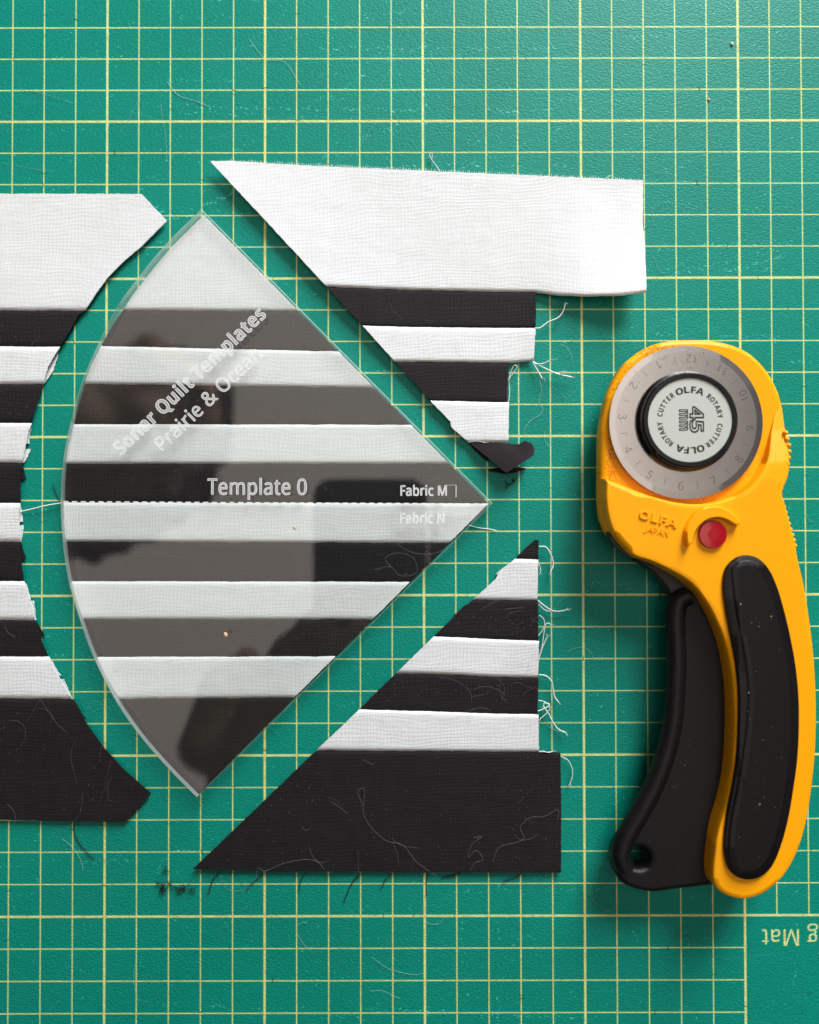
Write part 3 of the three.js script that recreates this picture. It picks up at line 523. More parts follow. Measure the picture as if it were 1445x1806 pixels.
  const plateUV = (g) => { const p = g.attributes.position, uv = new Float32Array(p.count * 2); for (let i = 0; i < p.count; i++) { uv[2 * i] = (p.getX(i) - g0.x) / 0.07; uv[2 * i + 1] = 1 - (p.getZ(i) - g0.z) / 0.07; } g.setAttribute('uv', new THREE.BufferAttribute(uv, 2)); return g; };
  const guard = part('blade_guard', plateUV(slab(W([...guardPts, ...headLow], 220), 7 * mm, 14.4 * mm, 1.4 * mm)), guardMat, o);
  // raised body: handle and the rim that runs round the blade
  const ridge = [[1060, 845.5, 14], [1085, 852.5, 16], [1108, 860, 18], [1152, 876, 18], [1196, 886.5, 18], [1228, 889, 18], [1270, 883.5, 18], [1314, 864, 18], [1341, 834, 18], [1357, 799, 17.5], [1364, 766, 17], [1369, 738, 16], [1373, 712, 14.5]];
  const bodyLow = [[1108, 979.5, 12], [1093, 966, 12], [1078, 949, 12], [1068.5, 930, 12.5], [1062, 905, 13], [1060, 880, 13.5], [1060, 862, 14]];
  const toW = ([x, y, h]) => { const p = P(x, y, h * mm); return [p.x * 1000, p.z * 1000]; };
  const cleanup = (pts) => pts.filter((p, i) => i === 0 || p.distanceTo(pts[i - 1]) > 0.0002);
  const outerPath = smooth([...sil.slice(6).map(([x, y, h]) => [x, y, x > 1240 && h >= 14 ? h + 1.6 : h]), ...bodyLow].map(toW), 260, false), ridgePath = smooth(ridge.map(toW), 90, false);
  let bodyPts = cleanup([...outerPath, ...ridgePath].map(([x, y]) => V2(x / 1000, y / 1000)));
  const corner = V2(ridgePath[0][0] / 1000, ridgePath[0][1] / 1000), tipEnd = V2(outerPath[0][0] / 1000, outerPath[0][1] / 1000);   // the rounded edge needs room at the two sharp corners
  bodyPts = bodyPts.filter((p) => (p.distanceTo(corner) < 1e-5 || p.distanceTo(corner) > 0.0036) && (p.distanceTo(tipEnd) < 1e-5 || p.distanceTo(tipEnd) > 0.0028));
  const bodyGeo = new TessellateModifier(0.0022, 9).modify(slab(bodyPts, 9 * mm, 19 * mm, 1.7 * mm, { seg: 7, size: 0.0016 })), zA = P(1380, 716, 14 * mm).z, zB = P(1360, 850, 16 * mm).z;
  { const q = bodyGeo.attributes.position; for (let i = 0; i < q.count; i++) { const k = lerp(0.02, 1, sstep(q.getZ(i), zA, zB)); if (q.getY(i) > 0.0144) q.setY(i, 0.0144 + (q.getY(i) - 0.0144) * k); } bodyGeo.deleteAttribute('normal'); }
  const body = part('handle_body', creased(bodyGeo, 0.7), yellow, o);
  part('rear_shell', slab(cleanup(W([...sil.slice(8, 45).map(([x, y]) => [x, y, 14])], 120)), 0.5 * mm, 9.1 * mm, 1.8 * mm, { inset: 0.0022 }), yellow, body);
  part('pivot_cap', new THREE.CylinderGeometry(0.011, 0.0125, 0.0069, 48).translate(P(1210.6, 745, 16.4 * mm).x, 0.00375, P(1210.6, 745, 16.4 * mm).z), blackPlastic, o);
  // thumb serrations on the right edge
  const ribs = [], sides = [[1388, 764], [1390, 775], [1391, 786], [1391.5, 797], [1390.5, 808], [1389, 819], [1387, 830], [1384.5, 841], [1380.5, 852], [1376.5, 862], [1378, 884], [1381.5, 894], [1384.5, 904], [1387.5, 914], [1390.5, 924], [1393.5, 934], [1396.5, 944], [1399, 953], [1401, 962]];
  for (const [x, y] of sides) { const p = P(x - (y < 780 ? 5 : 2.6), y, 15.6 * mm); ribs.push(new THREE.CapsuleGeometry(0.00072, 0.0105, 4, 8).translate(p.x, 11.3 * mm, p.z)); }
  part('thumb_ridges', mergeGeometries(ribs), yellow, body);
  // blade: ground bevel, engraved numbers
  const bc = P(1210.6, 745, 16.4 * mm), bt = 16.4 * mm, BR = 0.0225;
  const brushed = dataTex(512, (x, y) => 0.5 + 0.25 * perlin.noise(x / 1.2, y / 60, 4.4) + 0.2 * perlin.noise(x / 90, y / 2.2, 1.4) + 0.15 * (rnd() - 0.5));
  const steel = new THREE.MeshPhysicalMaterial({ name: 'blade_steel', color: lin(0.47, 0.445, 0.43), metalness: 1, roughness: 0.27, bumpMap: brushed, bumpScale: 0.0000015 });
  const lathe = (pts, at, seg = 96, crease = 0.5) => { const g = new THREE.LatheGeometry(pts.map(([r, y]) => V2(r, y)), seg); return toCreasedNormals(g, crease).translate(at.x, 0, at.z); };
  const blade = part('blade', planUV(lathe([[0.004, bt - 0.0003], [BR, bt - 0.0003], [BR + 0.00004, bt - 0.00015], [BR - 0.0018, bt], [0.004, bt]], bc, 128, 0.08), 0.03), steel, o);
  const etch = new THREE.MeshStandardMaterial({ name: 'etched_mark', color: lin(0.10, 0.095, 0.09), metalness: 0.6, roughness: 0.5, transparent: true, opacity: 0.36, side: THREE.DoubleSide });
  const marks = [];
  const glyphAt = (text, ang, r, size, outward, font = SANS, c = bc, h = bt + 0.00003, wide = 1, thin = 0) => {
    const shapes = font.generateShapes(text, size), g = new THREE.ShapeGeometry(shapes, 5); g.computeBoundingBox();
    const b = g.boundingBox; g.translate(-(b.min.x + b.max.x) / 2, -(b.min.y + b.max.y) / 2, 0); g.scale(wide, 1, 1);
    const p = g.attributes.position, ux = Math.sin(ang), uz = -Math.cos(ang), sgn = outward ? 1 : -1;   // radial direction, clockwise from the top of the picture
    for (let i = 0; i < p.count; i++) { const x = p.getX(i) * sgn, y = p.getY(i) * sgn; p.setXYZ(i, c.x + ux * (r + y) - uz * x, h, c.z + uz * (r + y) + ux * x); }
    g.computeVertexNormals(); return g.toNonIndexed().deleteAttribute('uv');
  };
  const strokeBar = (ang, r, l, w) => { const g = new THREE.PlaneGeometry(w, l).rotateX(-Math.PI / 2).rotateY(-ang).translate(bc.x + Math.sin(ang) * r, bt + 0.00003, bc.z - Math.cos(ang) * r); return g.toNonIndexed().deleteAttribute('uv'); };
  for (let k = 1; k <= 12; k++) marks.push(glyphAt(String(k), -k * Math.PI / 6 + 0.09, 0.0188, 0.0024, false));
  for (let k = 0; k < 12; k++) marks.push(strokeBar(-(k + 0.5) * Math.PI / 6 + 0.09, 0.0186, 0.0022, 0.00016));
  part('etched_number', mergeGeometries(marks), etch, blade);
  const fl = [];
  for (let i = 0; i < 120; i++) { const a = rr(-0.5, 0.7) + (rnd() < 0.3 ? rr(0, 6.28) : 0), r = rr(0.0148, 0.0215), l = rr(0.0001, 0.0009), t = rr(0, 3.1); const x = bc.x + Math.sin(a) * r, z = bc.z - Math.cos(a) * r; fl.push(new THREE.BoxGeometry(l, 0.00006, 0.0001).rotateY(t).translate(x, bt + 0.00003, z)); }
  part('lint_specks', mergeGeometries(fl), M.hair, blade, undefined, 'stuff');
  // centre nut with its label disc
  const nh = 20.6 * mm, nc = P(1218.3, 740.5, nh);
  const nut = part('blade_nut', lathe([[0.0005, bt + 0.00002], [0.0146, bt + 0.00002], [0.0147, bt + 0.0009], [0.0141, bt + 0.0016], [0.0139, nh - 0.0011], [0.01375, nh - 0.0004], [0.0134, nh - 0.00005], [0.0129, nh], [0.01225, nh - 0.0001], [0.0121, nh - 0.0006], [0.0001, nh - 0.0006]], nc), glossBlack, o);
  const lc = document.createElement('canvas'); lc.width = lc.height = 1024;
  {
    const c = lc.getContext('2d'); c.fillStyle = '#c8cbc5'; c.fillRect(0, 0, 1024, 1024);
    for (let i = 0; i < 500; i++) { c.fillStyle = `rgba(${rnd() < 0.7 ? '255,255,250' : '120,125,120'},${rr(0.1, 0.6)})`; c.fillRect(rr(0, 1024), rr(0, 1024), rr(1, 5), rr(1, 4)); }
    c.translate(512, 512); c.fillStyle = '#17181a'; c.textAlign = 'center'; c.textBaseline = 'middle';
    const R = 512 * 0.725;
    const ring = (text, a0, a1, font, sx) => { [...text].forEach((ch, i) => { const a = lerp(a0, a1, text.length > 1 ? i / (text.length - 1) : 0.5); c.save(); c.rotate(a * Math.PI / 180); c.translate(0, -R); c.scale(sx, 1); c.font = font; c.fillText(ch, 0, 0); c.restore(); }); };
    ring('OLFA', -20, 20, '900 112px sans-serif', 1.28); ring('OLFA', 160, 200, '900 112px sans-serif', 1.28);
    ring('ROTARY CUTTER', 39, 144, '900 88px sans-serif', 0.9); ring('ROTARY CUTTER', 219, 324, '900 88px sans-serif', 0.9);
    c.save(); c.rotate(Math.PI / 2); c.strokeStyle = '#202327'; c.lineJoin = 'round'; c.lineWidth = 11; c.fillStyle = '#c8cbc5';
    c.save(); c.scale(1.28, 1); c.font = '900 226px sans-serif'; c.fillText('45', 0, -80); c.strokeText('45', 0, -80); c.restore();
    c.font = '900 178px sans-serif'; c.scale(0.82, 1); c.fillText('mm', 0, 66); c.strokeText('mm', 0, 66); c.restore();
  }
  const labelMap = new THREE.CanvasTexture(lc); labelMap.colorSpace = THREE.SRGBColorSpace; labelMap.magFilter = THREE.LinearFilter;
  const disc = new THREE.CircleGeometry(0.0121, 80).rotateX(-Math.PI / 2).translate(nc.x, nh - 0.0005, nc.z);
  part('label_disc', disc, new THREE.MeshPhysicalMaterial({ name: 'silver_label', map: labelMap, color: lin(0.92, 0.92, 0.9), roughness: 0.35, metalness: 0.12 }), nut);
  // red lock button and the raised collar round it
  const top = 19 * mm, rc = P(1258.8, 942.6, 20.3 * mm);
  part('lock_button', lathe([[0.0041, top - 0.001], [0.0041, top + 0.0006], [0.0039, top + 0.00115], [0.0034, top + 0.0014], [0.0018, top + 0.00155], [0.00001, top + 0.0016]], rc, 48), red, o);
  const cres = [], cc = P(1259, 944, 20.5 * mm);
  for (let i = 0; i <= 30; i++) { const a = (200 - i * 5.9) * Math.PI / 180; cres.push(V2(cc.x + Math.cos(a) * 0.0082, cc.z - Math.sin(a) * 0.0084)); }
  for (let i = 30; i >= 0; i--) { const a = (200 - i * 5.9) * Math.PI / 180, r = 0.0069 - 0.0022 * Math.pow(Math.sin(Math.PI * i / 30), 0.6); cres.push(V2(cc.x + Math.cos(a) * r, cc.z - Math.sin(a) * (r + 0.0002) + 0.0001)); }
  part('button_collar', slab(cleanup(cres), top - 0.002, top + 0.0024, 0.0011, { seg: 5, size: 0.00052 }), yellow, body);
  part('raised_lettering', lettering('OLFA', BOLD, [1126, 914], [1192, 931.5], top - 0.00002, { tall: 0.74, depth: 0.00024 }), yellow, body);
  part('raised_lettering', lettering('JAPAN', SANS, [1136, 936.5], [1178, 947], top - 0.00002, { tall: 0.9, depth: 0.00016 }), yellow, body);
  // grip inlay
  const inlay = [[1317, 979], [1298, 984.5], [1281, 1002], [1276, 1028], [1280, 1073], [1289, 1122], [1298, 1171], [1303, 1223], [1303, 1280], [1300, 1336], [1293, 1385], [1284, 1430], [1278, 1476], [1278, 1506], [1285, 1532], [1300, 1547], [1321, 1552], [1342, 1547], [1362, 1528.5], [1377.5, 1494], [1391, 1445], [1400, 1393], [1407.5, 1336], [1410, 1280], [1409.5, 1231], [1404, 1174], [1394.6, 1122], [1383, 1073], [1370, 1031], [1355, 1001], [1338, 984.5]];
  const grip = part('grip_inlay', slab(W(inlay.map(([x, y]) => [x, y, 20]), 140), top - 0.001, top + 0.0019, 0.0013, { seg: 6, size: 0.0022 }), rubber, o);
  const inl = smooth(inlay, 120), pad = inl.map(([x, y], i) => {
    const q = inl[(i + inl.length - 2) % inl.length], r = inl[(i + 2) % inl.length], tx = r[0] - q[0], ty = r[1] - q[1], L = Math.hypot(tx, ty);
    const w = 8 + 9 * Math.max(0, ty / L) * sstep(y, 985, 1040) * (1 - sstep(y, 1180, 1400));
    return [x + ty / L * w, y - tx / L * w, 21];
  });
  part('grip_pad', slab(W(pad, 120), top + 0.001, top + 0.0026, 0.0007, { seg: 4, size: 0.0015 }), rubber, grip);
  const dust = (parent, n, test, h) => { const g = []; while (g.length < n) { const x = rr(1080, 1415), y = rr(985, 1560); if (!test(x, y)) continue; const q = P(x, y, h); g.push(new THREE.IcosahedronGeometry(rr(0.00003, 0.0001) * (rnd() < 0.12 ? 2.2 : 1), 0).scale(1, 0.4, rr(0.6, 2)).rotateY(rr(0, 3)).translate(q.x, q.y, q.z).deleteAttribute('uv')); } part('dust_specks', mergeGeometries(g), M.hair, parent, undefined, 'stuff'); };
  dust(grip, 38, (x, y) => x > 1300 + 6 * Math.sin(y / 60) && x < 1385 - Math.max(0, 1130 - y) * 0.22 - Math.max(0, y - 1380) * 0.22 && y > 1005 && y < 1535, top + 0.00264);
  // squeeze lever
  const lever = [[1226, 1036, 9], [1205, 1043, 9], [1186, 1055, 7], [1176.5, 1070, 6], [1174, 1103, 6], [1176, 1140, 6], [1175.5, 1204, 6], [1169, 1280, 6], [1156, 1336, 6], [1137, 1385, 6], [1110, 1434, 6], [1088, 1472, 7], [1079, 1495, 8], [1078.5, 1525, 8], [1089.5, 1547, 9], [1110, 1561, 10], [1144, 1569, 10], [1189, 1564.5, 10], [1231, 1559.5, 10], [1262, 1553, 10], [1290, 1500, 10], [1300, 1400, 10], [1310, 1280, 10], [1305, 1180, 10], [1285, 1100, 10], [1255, 1050, 10]];
  const hc = P(1129, 1516.5, 12.4 * mm), hole = []; for (let i = 0; i < 28; i++) { const a = i / 28 * Math.PI * 2; hole.push(V2(hc.x + Math.cos(a) * 0.0034, hc.z + Math.sin(a) * 0.0034)); }
  const lv = part('squeeze_lever', slab(W(lever, 200), 4.2 * mm, 12.2 * mm, 1.6 * mm, { seg: 5, holes: [hole.reverse()], size: 0.0016 }), blackPlastic, o);
  const rim = [[1214, 1051], [1199, 1058], [1192, 1078], [1191, 1110], [1193, 1150], [1192, 1205], [1186, 1277], [1173, 1332], [1154, 1384], [1129, 1432], [1109, 1466], [1098, 1492], [1096, 1512], [1103, 1531]].map(([x, y]) => P(x, y, 11.2 * mm));
  part('lever_rim', tube(rim, 0.0029, 90, 16).scale(1, 1, 1), blackPlastic, lv);
  dust(lv, 26, (x, y) => x > 1205 - Math.max(0, y - 1250) * 0.33 && x < 1240 && y > 1090, 12.23 * mm);
  part('lever_link', slab(W([[1140, 992, 9], [1120, 986, 9], [1150, 1010, 8], [1172, 1035, 8], [1184, 1053, 8], [1200, 1060, 8], [1240, 1060, 9], [1235, 1030, 9], [1190, 1005, 9]], 50), 5 * mm, 10.5 * mm, 0.8 * mm), brown, o);
  part('gap_dark_fill', slab(W([[1070, 938, 12.8], [1080, 951, 12.8], [1094, 965, 12.8], [1110, 977, 12.8], [1108, 982, 12.8], [1086, 966, 12.8], [1073, 950, 12.8]], 40), 12.0 * mm, 14.55 * mm, 0.0001, { seg: 1 }), glossBlack, guard);  // black filler: the shade of the gap under the body put into colour
  settle(o);
}
// ------------------------------------------------------------------ loose threads, lint and crumbs
{
  const loose = (name, label, geos, mat, group) => { const m = new THREE.Mesh(Array.isArray(geos) ? mergeGeometries(geos) : geos, mat); m.name = numbered(name); m.castShadow = m.receiveShadow = true; m.userData = { label, category: 'thread' }; if (group) m.userData.group = group; scene.add(m); return settle(m); };
  loose('loose_thread', 'curled black thread on the mat below the left offcut', fibre([[131, 1448, 0.0006], [130, 1462, 0.0004], [137, 1482, 0.0003], [152, 1502, 0.0004], [166, 1515, 0.0004]], 0.00014), M.blackThread);
  loose('loose_thread', 'short black thread beside the left rim of the clear template', fibre([[93, 854, 0.0006], [97, 866, 0.0003], [102, 877, 0.0003], [108, 887, 0.0004]], 0.00012), M.blackThread);
  loose('loose_thread', 'twisted pale thread by the right point of the clear template', fibre([[826, 926, 0.0004], [845, 931, 0.0003], [862, 933, 0.0003], [876, 936, 0.0004]], 0.00013), M.whiteThread);
  const tuft = (x, y, sx, sy, n) => { const g = []; for (let i = 0; i < n; i++) { const a = x + rr(-sx, sx), b = y + rr(-sy, sy); g.push(fibre([[a, b, 0.0003], [a + rr(-5, 5), b + rr(-4, 4), 0.0009], [a + rr(-7, 7), b + rr(-9, 9), 0.0004]], 0.00008, 8)); } return g; };
  loose('fuzz_tuft', 'upright tuft of black fuzz left of the pointed corner of the bottom offcut', [...tuft(292, 1534, 2, 3, 5), ...tuft(287, 1566, 1.5, 8, 18), ...tuft(280, 1560, 2, 3, 4), ...tuft(300, 1559, 3, 2, 4)], M.blackThread).userData.category = 'lint';
  loose('fuzz_tuft', 'flat dark tuft of fuzz just right of the upright black tuft', [...tuft(319, 1568, 6, 3, 15), ...tuft(338, 1568, 4, 4, 6), ...tuft(312, 1566, 3, 3, 5)], M.blackThread).userData.category = 'lint';
  loose('fuzz_tuft', 'small black crumbs of fuzz under the folded charcoal tip', [...tuft(905, 846, 2, 3, 4), ...tuft(896, 855, 2, 2, 6)], M.blackThread).userData.category = 'lint';
  const crumb = (label, x, y, h, r, col) => { const p = P(x, y, h), g = new THREE.IcosahedronGeometry(r, 2); g.scale(1, 0.5, 1.35); g.rotateY(0.5); g.translate(p.x, p.y + r * 0.45, p.z); const m = new THREE.Mesh(g, new THREE.MeshStandardMaterial({ name: 'tan_crumb', color: col, roughness: 0.7 })); m.name = numbered('crumb'); m.castShadow = true; m.userData = { label, category: 'crumb' }; scene.add(m); settle(m); };
  crumb('tan crumb on the template over the fifth black stripe', 398.5, 1119, 0.0043, 0.00055, lin(0.75, 0.5, 0.33));
  crumb('orange crumb on the template over the white stripe below the dashed line', 520, 931, 0.0043, 0.0005, lin(0.72, 0.4, 0.2));
  crumb('small brown crumb on the mat near the top right corner', 1250, 176, 0, 0.0004, lin(0.5, 0.3, 0.14));
  crumb('small pale crumb on the mat at the top right above the brown crumb', 1291, 78, 0, 0.0005, lin(0.5, 0.46, 0.36));
  // long fine hairs and specks that nobody could count
  const wander = (x, y, h, l, r, curl = 0.5) => { let a = rr(0, 6.28), b = rr(-curl, curl) * 0.1; const pts = []; const n = 9; for (let i = 0; i < n; i++) { pts.push(P(x, y, h + rr(0, 0.0005))); x += Math.cos(a) * l / n; y += Math.sin(a) * l / n; b = clamp(b + rr(-0.35, 0.35) * curl, -0.8, 0.8); a += b; } return tube(pts, r, 28, 3); };
  const lint = (name, label, geos, mat) => { const m = new THREE.Mesh(mergeGeometries(geos), mat); m.name = numbered(name); m.userData = { label, category: 'lint', kind: 'stuff' }; scene.add(m); settle(m); };
  let g = [];
  for (let i = 0; i < 26; i++) g.push(wander(rr(0, 1445), rnd() < 0.6 ? rr(0, 330) : rr(1580, 1800), 0.0001, rr(30, 130), rr(0.000016, 0.00003)));
  for (const [x, y] of [[980, 700], [1010, 640], [960, 760], [1150, 450], [1160, 400], [230, 1390], [150, 1340], [110, 1480], [330, 1340], [1010, 1050], [990, 1290], [1000, 1150], [560, 1180], [640, 1160], [1090, 980], [1420, 900]]) g.push(wander(x, y, 0.0001, rr(30, 80), 0.00003));
  g.push(fibre([[952, 668, 0.0003], [955, 690, 0.0002], [951, 708, 0.0002], [957, 720, 0.0002], [954, 730, 0.0002], [936, 742, 0.0002], [926, 756, 0.0002], [923, 772, 0.0002]], 0.00004), fibre([[295, 145, 0.0002], [315, 168, 0.0002], [345, 178, 0.0002], [370, 188, 0.0002]], 0.00005), fibre([[440, 70, 0.0002], [455, 90, 0.0002], [470, 106, 0.0002], [500, 108, 0.0002], [530, 150, 0.0002]], 0.00004));
  lint('lint', 'fine pale hairs and specks of lint scattered over the green mat', g, M.matHair);
  g = [];
  const on = (n, x0, x1, y0, y1, h, ok, l = [15, 55], r = [0.000014, 0.000026]) => { for (let i = 0; i < n; i++) { const x = rr(x0, x1), y = rr(y0, y1); if (ok(x, y)) g.push(wander(x, y, h, rr(...l), rr(...r), 0.55)); } };
  on(11, 0, 200, 1240, 1430, 0.0019, () => true, [30, 110]); on(12, 0, 90, 560, 1150, 0.0019, (x) => x < 60);
  const specks = (n, x0, x1, y0, y1, h, ok) => { for (let i = 0; i < n; i++) { const x = rr(x0, x1), y = rr(y0, y1); if (ok(x, y)) { const q = P(x, y, h), b = rr(0, 6.28), l = rr(0.00008, 0.0005); g.push(tube([q, q.clone().add(V3(Math.cos(b) * l * 0.5, 0.00006, Math.sin(b) * l * 0.5)), q.clone().add(V3(Math.cos(b + 0.5) * l, 0, Math.sin(b + 0.5) * l))], rr(0.00002, 0.00005), 3, 3)); } } };
  specks(60, 0, 220, 1240, 1430, 0.00185, (x, y) => x < 60 + (y - 1200) * 0.9); specks(18, 0, 90, 555, 605, 0.0019, () => true); specks(14, 0, 50, 685, 740, 0.0019, () => true);
  lint('lint', 'thin pale hairs on the black bands of the left offcut', g, M.hair); g = [];
  specks(120, 380, 985, 1335, 1530, 0.00165, (x, y) => x > 558 - (y - 1323) * 1.03 + 20); specks(40, 680, 945, 1200, 1250, 0.00185, (x, y) => x > 700 - (y - 1187)); specks(30, 800, 945, 1065, 1120, 0.0019, (x, y) => x > 840 - (y - 1057));
  on(14, 420, 980, 1335, 1525, 0.0019, (x, y) => x > 880 - (y - 1000) * 0.9 + 60, [20, 90]); on(10, 760, 940, 1195, 1255, 0.0021, () => true, [30, 90]); on(6, 830, 940, 1065, 1120, 0.0021, () => true, [20, 50]);
  g.push(fibre([[640, 1422, 0.0019], [632, 1394, 0.0021], [642, 1390, 0.002], [643, 1440, 0.0018], [680, 1482, 0.0018], [710, 1490, 0.0018], [735, 1520, 0.0018], [770, 1545, 0.0012]], 0.000028, 60), fibre([[870, 1520, 0.0018], [880, 1495, 0.0018], [910, 1486, 0.0018], [925, 1478, 0.002], [918, 1460, 0.0022], [935, 1442, 0.002], [960, 1440, 0.0018], [985, 1428, 0.002], [984, 1445, 0.0022]], 0.00003, 60),
    fibre([[835, 1478, 0.0018], [850, 1475, 0.0019], [832, 1490, 0.002], [826, 1512, 0.002], [840, 1500, 0.002], [852, 1516, 0.002], [838, 1522, 0.002], [830, 1535, 0.0018]], 0.00003, 60), fibre([[388, 1545, 0.0006], [400, 1567, 0.0005], [430, 1570, 0.0005], [450, 1555, 0.0008], [455, 1530, 0.0019], [466, 1536, 0.0019], [500, 1523, 0.0019], [540, 1516, 0.0019], [560, 1520, 0.0019], [580, 1545, 0.001]], 0.00003, 60));
  lint('lint', 'wandering pale hairs on the wide black band of the bottom offcut', g, M.hair); g = [];
  on(10, 600, 940, 515, 700, 0.0036, (x, y) => x > 560 + (y - 490) * 0.95 + 40, [15, 60]); lint('lint', 'faint hairs on the black stripes of the top right offcut', g, M.hair); g = [];
  const inT = (x, y) => x > 150 + Math.abs(y - 888) * 0.12 && x < 850 - Math.abs(y - 888) * 1.02;
  on(30, 140, 840, 420, 1360, 0.00435, inT, [3, 12], [0.00002, 0.00005]); for (let i = 0; i < 130; i++) { const x = rr(140, 850), y = rr(400, 1380); if (inT(x, y)) { const p = P(x, y, 0.0044); g.push(new THREE.IcosahedronGeometry(rr(0.00004, 0.0001), 0).translate(p.x, p.y, p.z).deleteAttribute('uv')); } }
  for (const q of g) { q.deleteAttribute('uv'); } g = g.map((q) => q.index ? q.toNonIndexed() : q);
  for (const pts of [[[203, 1022], [215, 990], [240, 975], [275, 973], [310, 982], [350, 986]], [[700, 960], [730, 975], [765, 976], [790, 966]], [[690, 1000], [680, 985], [700, 975], [730, 985], [735, 1010], [705, 1015], [690, 1000], [660, 1005]]]) { const q = fibre(pts.map(([x, y]) => [x, y, 0.0044]), 0.000025, 40); q.deleteAttribute('uv'); g.push(q.toNonIndexed()); }
  for (let i = 0; i < 24; i++) { const x = 500 + rr(0, 40), y = 835 + rr(0, 48), p = P(x, y, 0.0044); g.push(new THREE.IcosahedronGeometry(rr(0.00005, 0.00012), 0).translate(p.x, p.y, p.z).deleteAttribute('uv')); }
  lint('lint', 'dust specks and tiny fibres on top of the clear template', g, M.hair);
}

// ------------------------------------------------------------------ what stands round the table and shows in gloss and shadow
{
  const facing = (o, at, to) => { o.position.copy(at); o.up.set(0, 1, 0); o.lookAt(to); };
  const white = new THREE.MeshStandardMaterial({ name: 'white_paint', color: lin(0.7, 0.7, 0.68), roughness: 0.5 });
  const win = new THREE.Group(); win.name = 'window'; win.userData = { label: 'tall white framed window beyond the far side of the table', category: 'window' }; scene.add(win);
  facing(win, WINDOW_AT, V3(-0.02, 0.02, -0.12));
  const [w, h] = WINDOW_SIZE;
  const glow = new THREE.MeshStandardMaterial({ name: 'daylit_glass', color: lin(0.1, 0.1, 0.1), emissive: lin(1, 0.99, 0.96), emissiveIntensity: 0.6, roughness: 0.3 });
  part('window_pane', new THREE.BoxGeometry(w, h, 0.006).translate(0, 0, -0.012), glow, win);
  for (const [x, y, a, b] of [[-w / 2 - 0.03, 0, 0.06, h + 0.12], [w / 2 + 0.03, 0, 0.06, h + 0.12], [0, -h / 2 - 0.03, w, 0.06], [0, h / 2 + 0.03, w, 0.06]]) part('window_frame', new THREE.BoxGeometry(a, b, 0.05).translate(x, y, -0.02), white, win);
  const cei = new THREE.Group(); cei.name = 'added_glow_panel'; cei.userData = { label: 'added glowing panel overhead standing in for the bright ceiling', category: 'added fill panel' }; scene.add(cei);  // added glowing panel: fills the shadows and gives gloss a bright ceiling
  cei.position.copy(CEILING_AT); cei.rotation.x = Math.PI / 2;
  part('fill_panel', new THREE.BoxGeometry(...CEILING_SIZE, 0.01).translate(0, 0, -0.02), new THREE.MeshStandardMaterial({ name: 'fill_panel_glow', color: lin(0.6, 0.57, 0.53), emissive: lin(1, 0.86, 0.77), emissiveIntensity: 0.8, roughness: 0.8 }), cei);
}
// the phone that takes the picture, held just above the lens
const PHONE_Y = EYE.y + 0.0012;
{
  const o = thing('phone', 'dark blue phone held flat above the template, seen only as a reflection', 'phone');
  const cx = EYE.x - 0.0245, cz = EYE.z + 0.046, w = 0.0355, l = 0.0735, r = 0.011, ol = [];
  for (const [sx, sz, a0] of [[1, 1, 0], [-1, 1, 90], [-1, -1, 180], [1, -1, 270]]) for (let i = 0; i <= 8; i++) { const a = (a0 + i * 11.25) * Math.PI / 180; ol.push(V2(cx + sx * (w - r) + r * Math.cos(a), cz + sz * (l - r) + r * Math.sin(a))); }
  part('phone_body', slab(ol, PHONE_Y, PHONE_Y + 0.008, 0.0012, { seg: 3 }), new THREE.MeshPhysicalMaterial({ name: 'blue_glass_back', color: lin(0.012, 0.016, 0.045), roughness: 0.35 }), o);
  { const fx = cx + w + 0.0145; part('added_dark_flap', new THREE.BoxGeometry(0.027, 0.002, 0.125).translate(fx, PHONE_Y + 0.004, cz + 0.012), new THREE.MeshStandardMaterial({ name: 'dark_flap_surface', color: lin(0.02, 0.015, 0.018), roughness: 0.6 }), o); }  // made-up flap, added to darken the template's reflection beside the phone
  part('screen', new THREE.BoxGeometry(0.064, 0.0003, 0.14).translate(cx, PHONE_Y + 0.0082, cz), new THREE.MeshStandardMaterial({ name: 'dark_screen', color: lin(0.01, 0.01, 0.012), roughness: 0.1 }), o);
  for (const [dx, dz] of [[0.0, -0.0], [0.0, 0.02]]) part('camera_lens', new THREE.CylinderGeometry(0.006, 0.006, 0.0006, 32, 1, true).translate(EYE.x + dx, PHONE_Y - 0.0001, EYE.z + dz), new THREE.MeshStandardMaterial({ name: 'lens_ring', color: lin(0.02, 0.02, 0.025), roughness: 0.2, metalness: 0.5 }), o);
  settle(o);
}
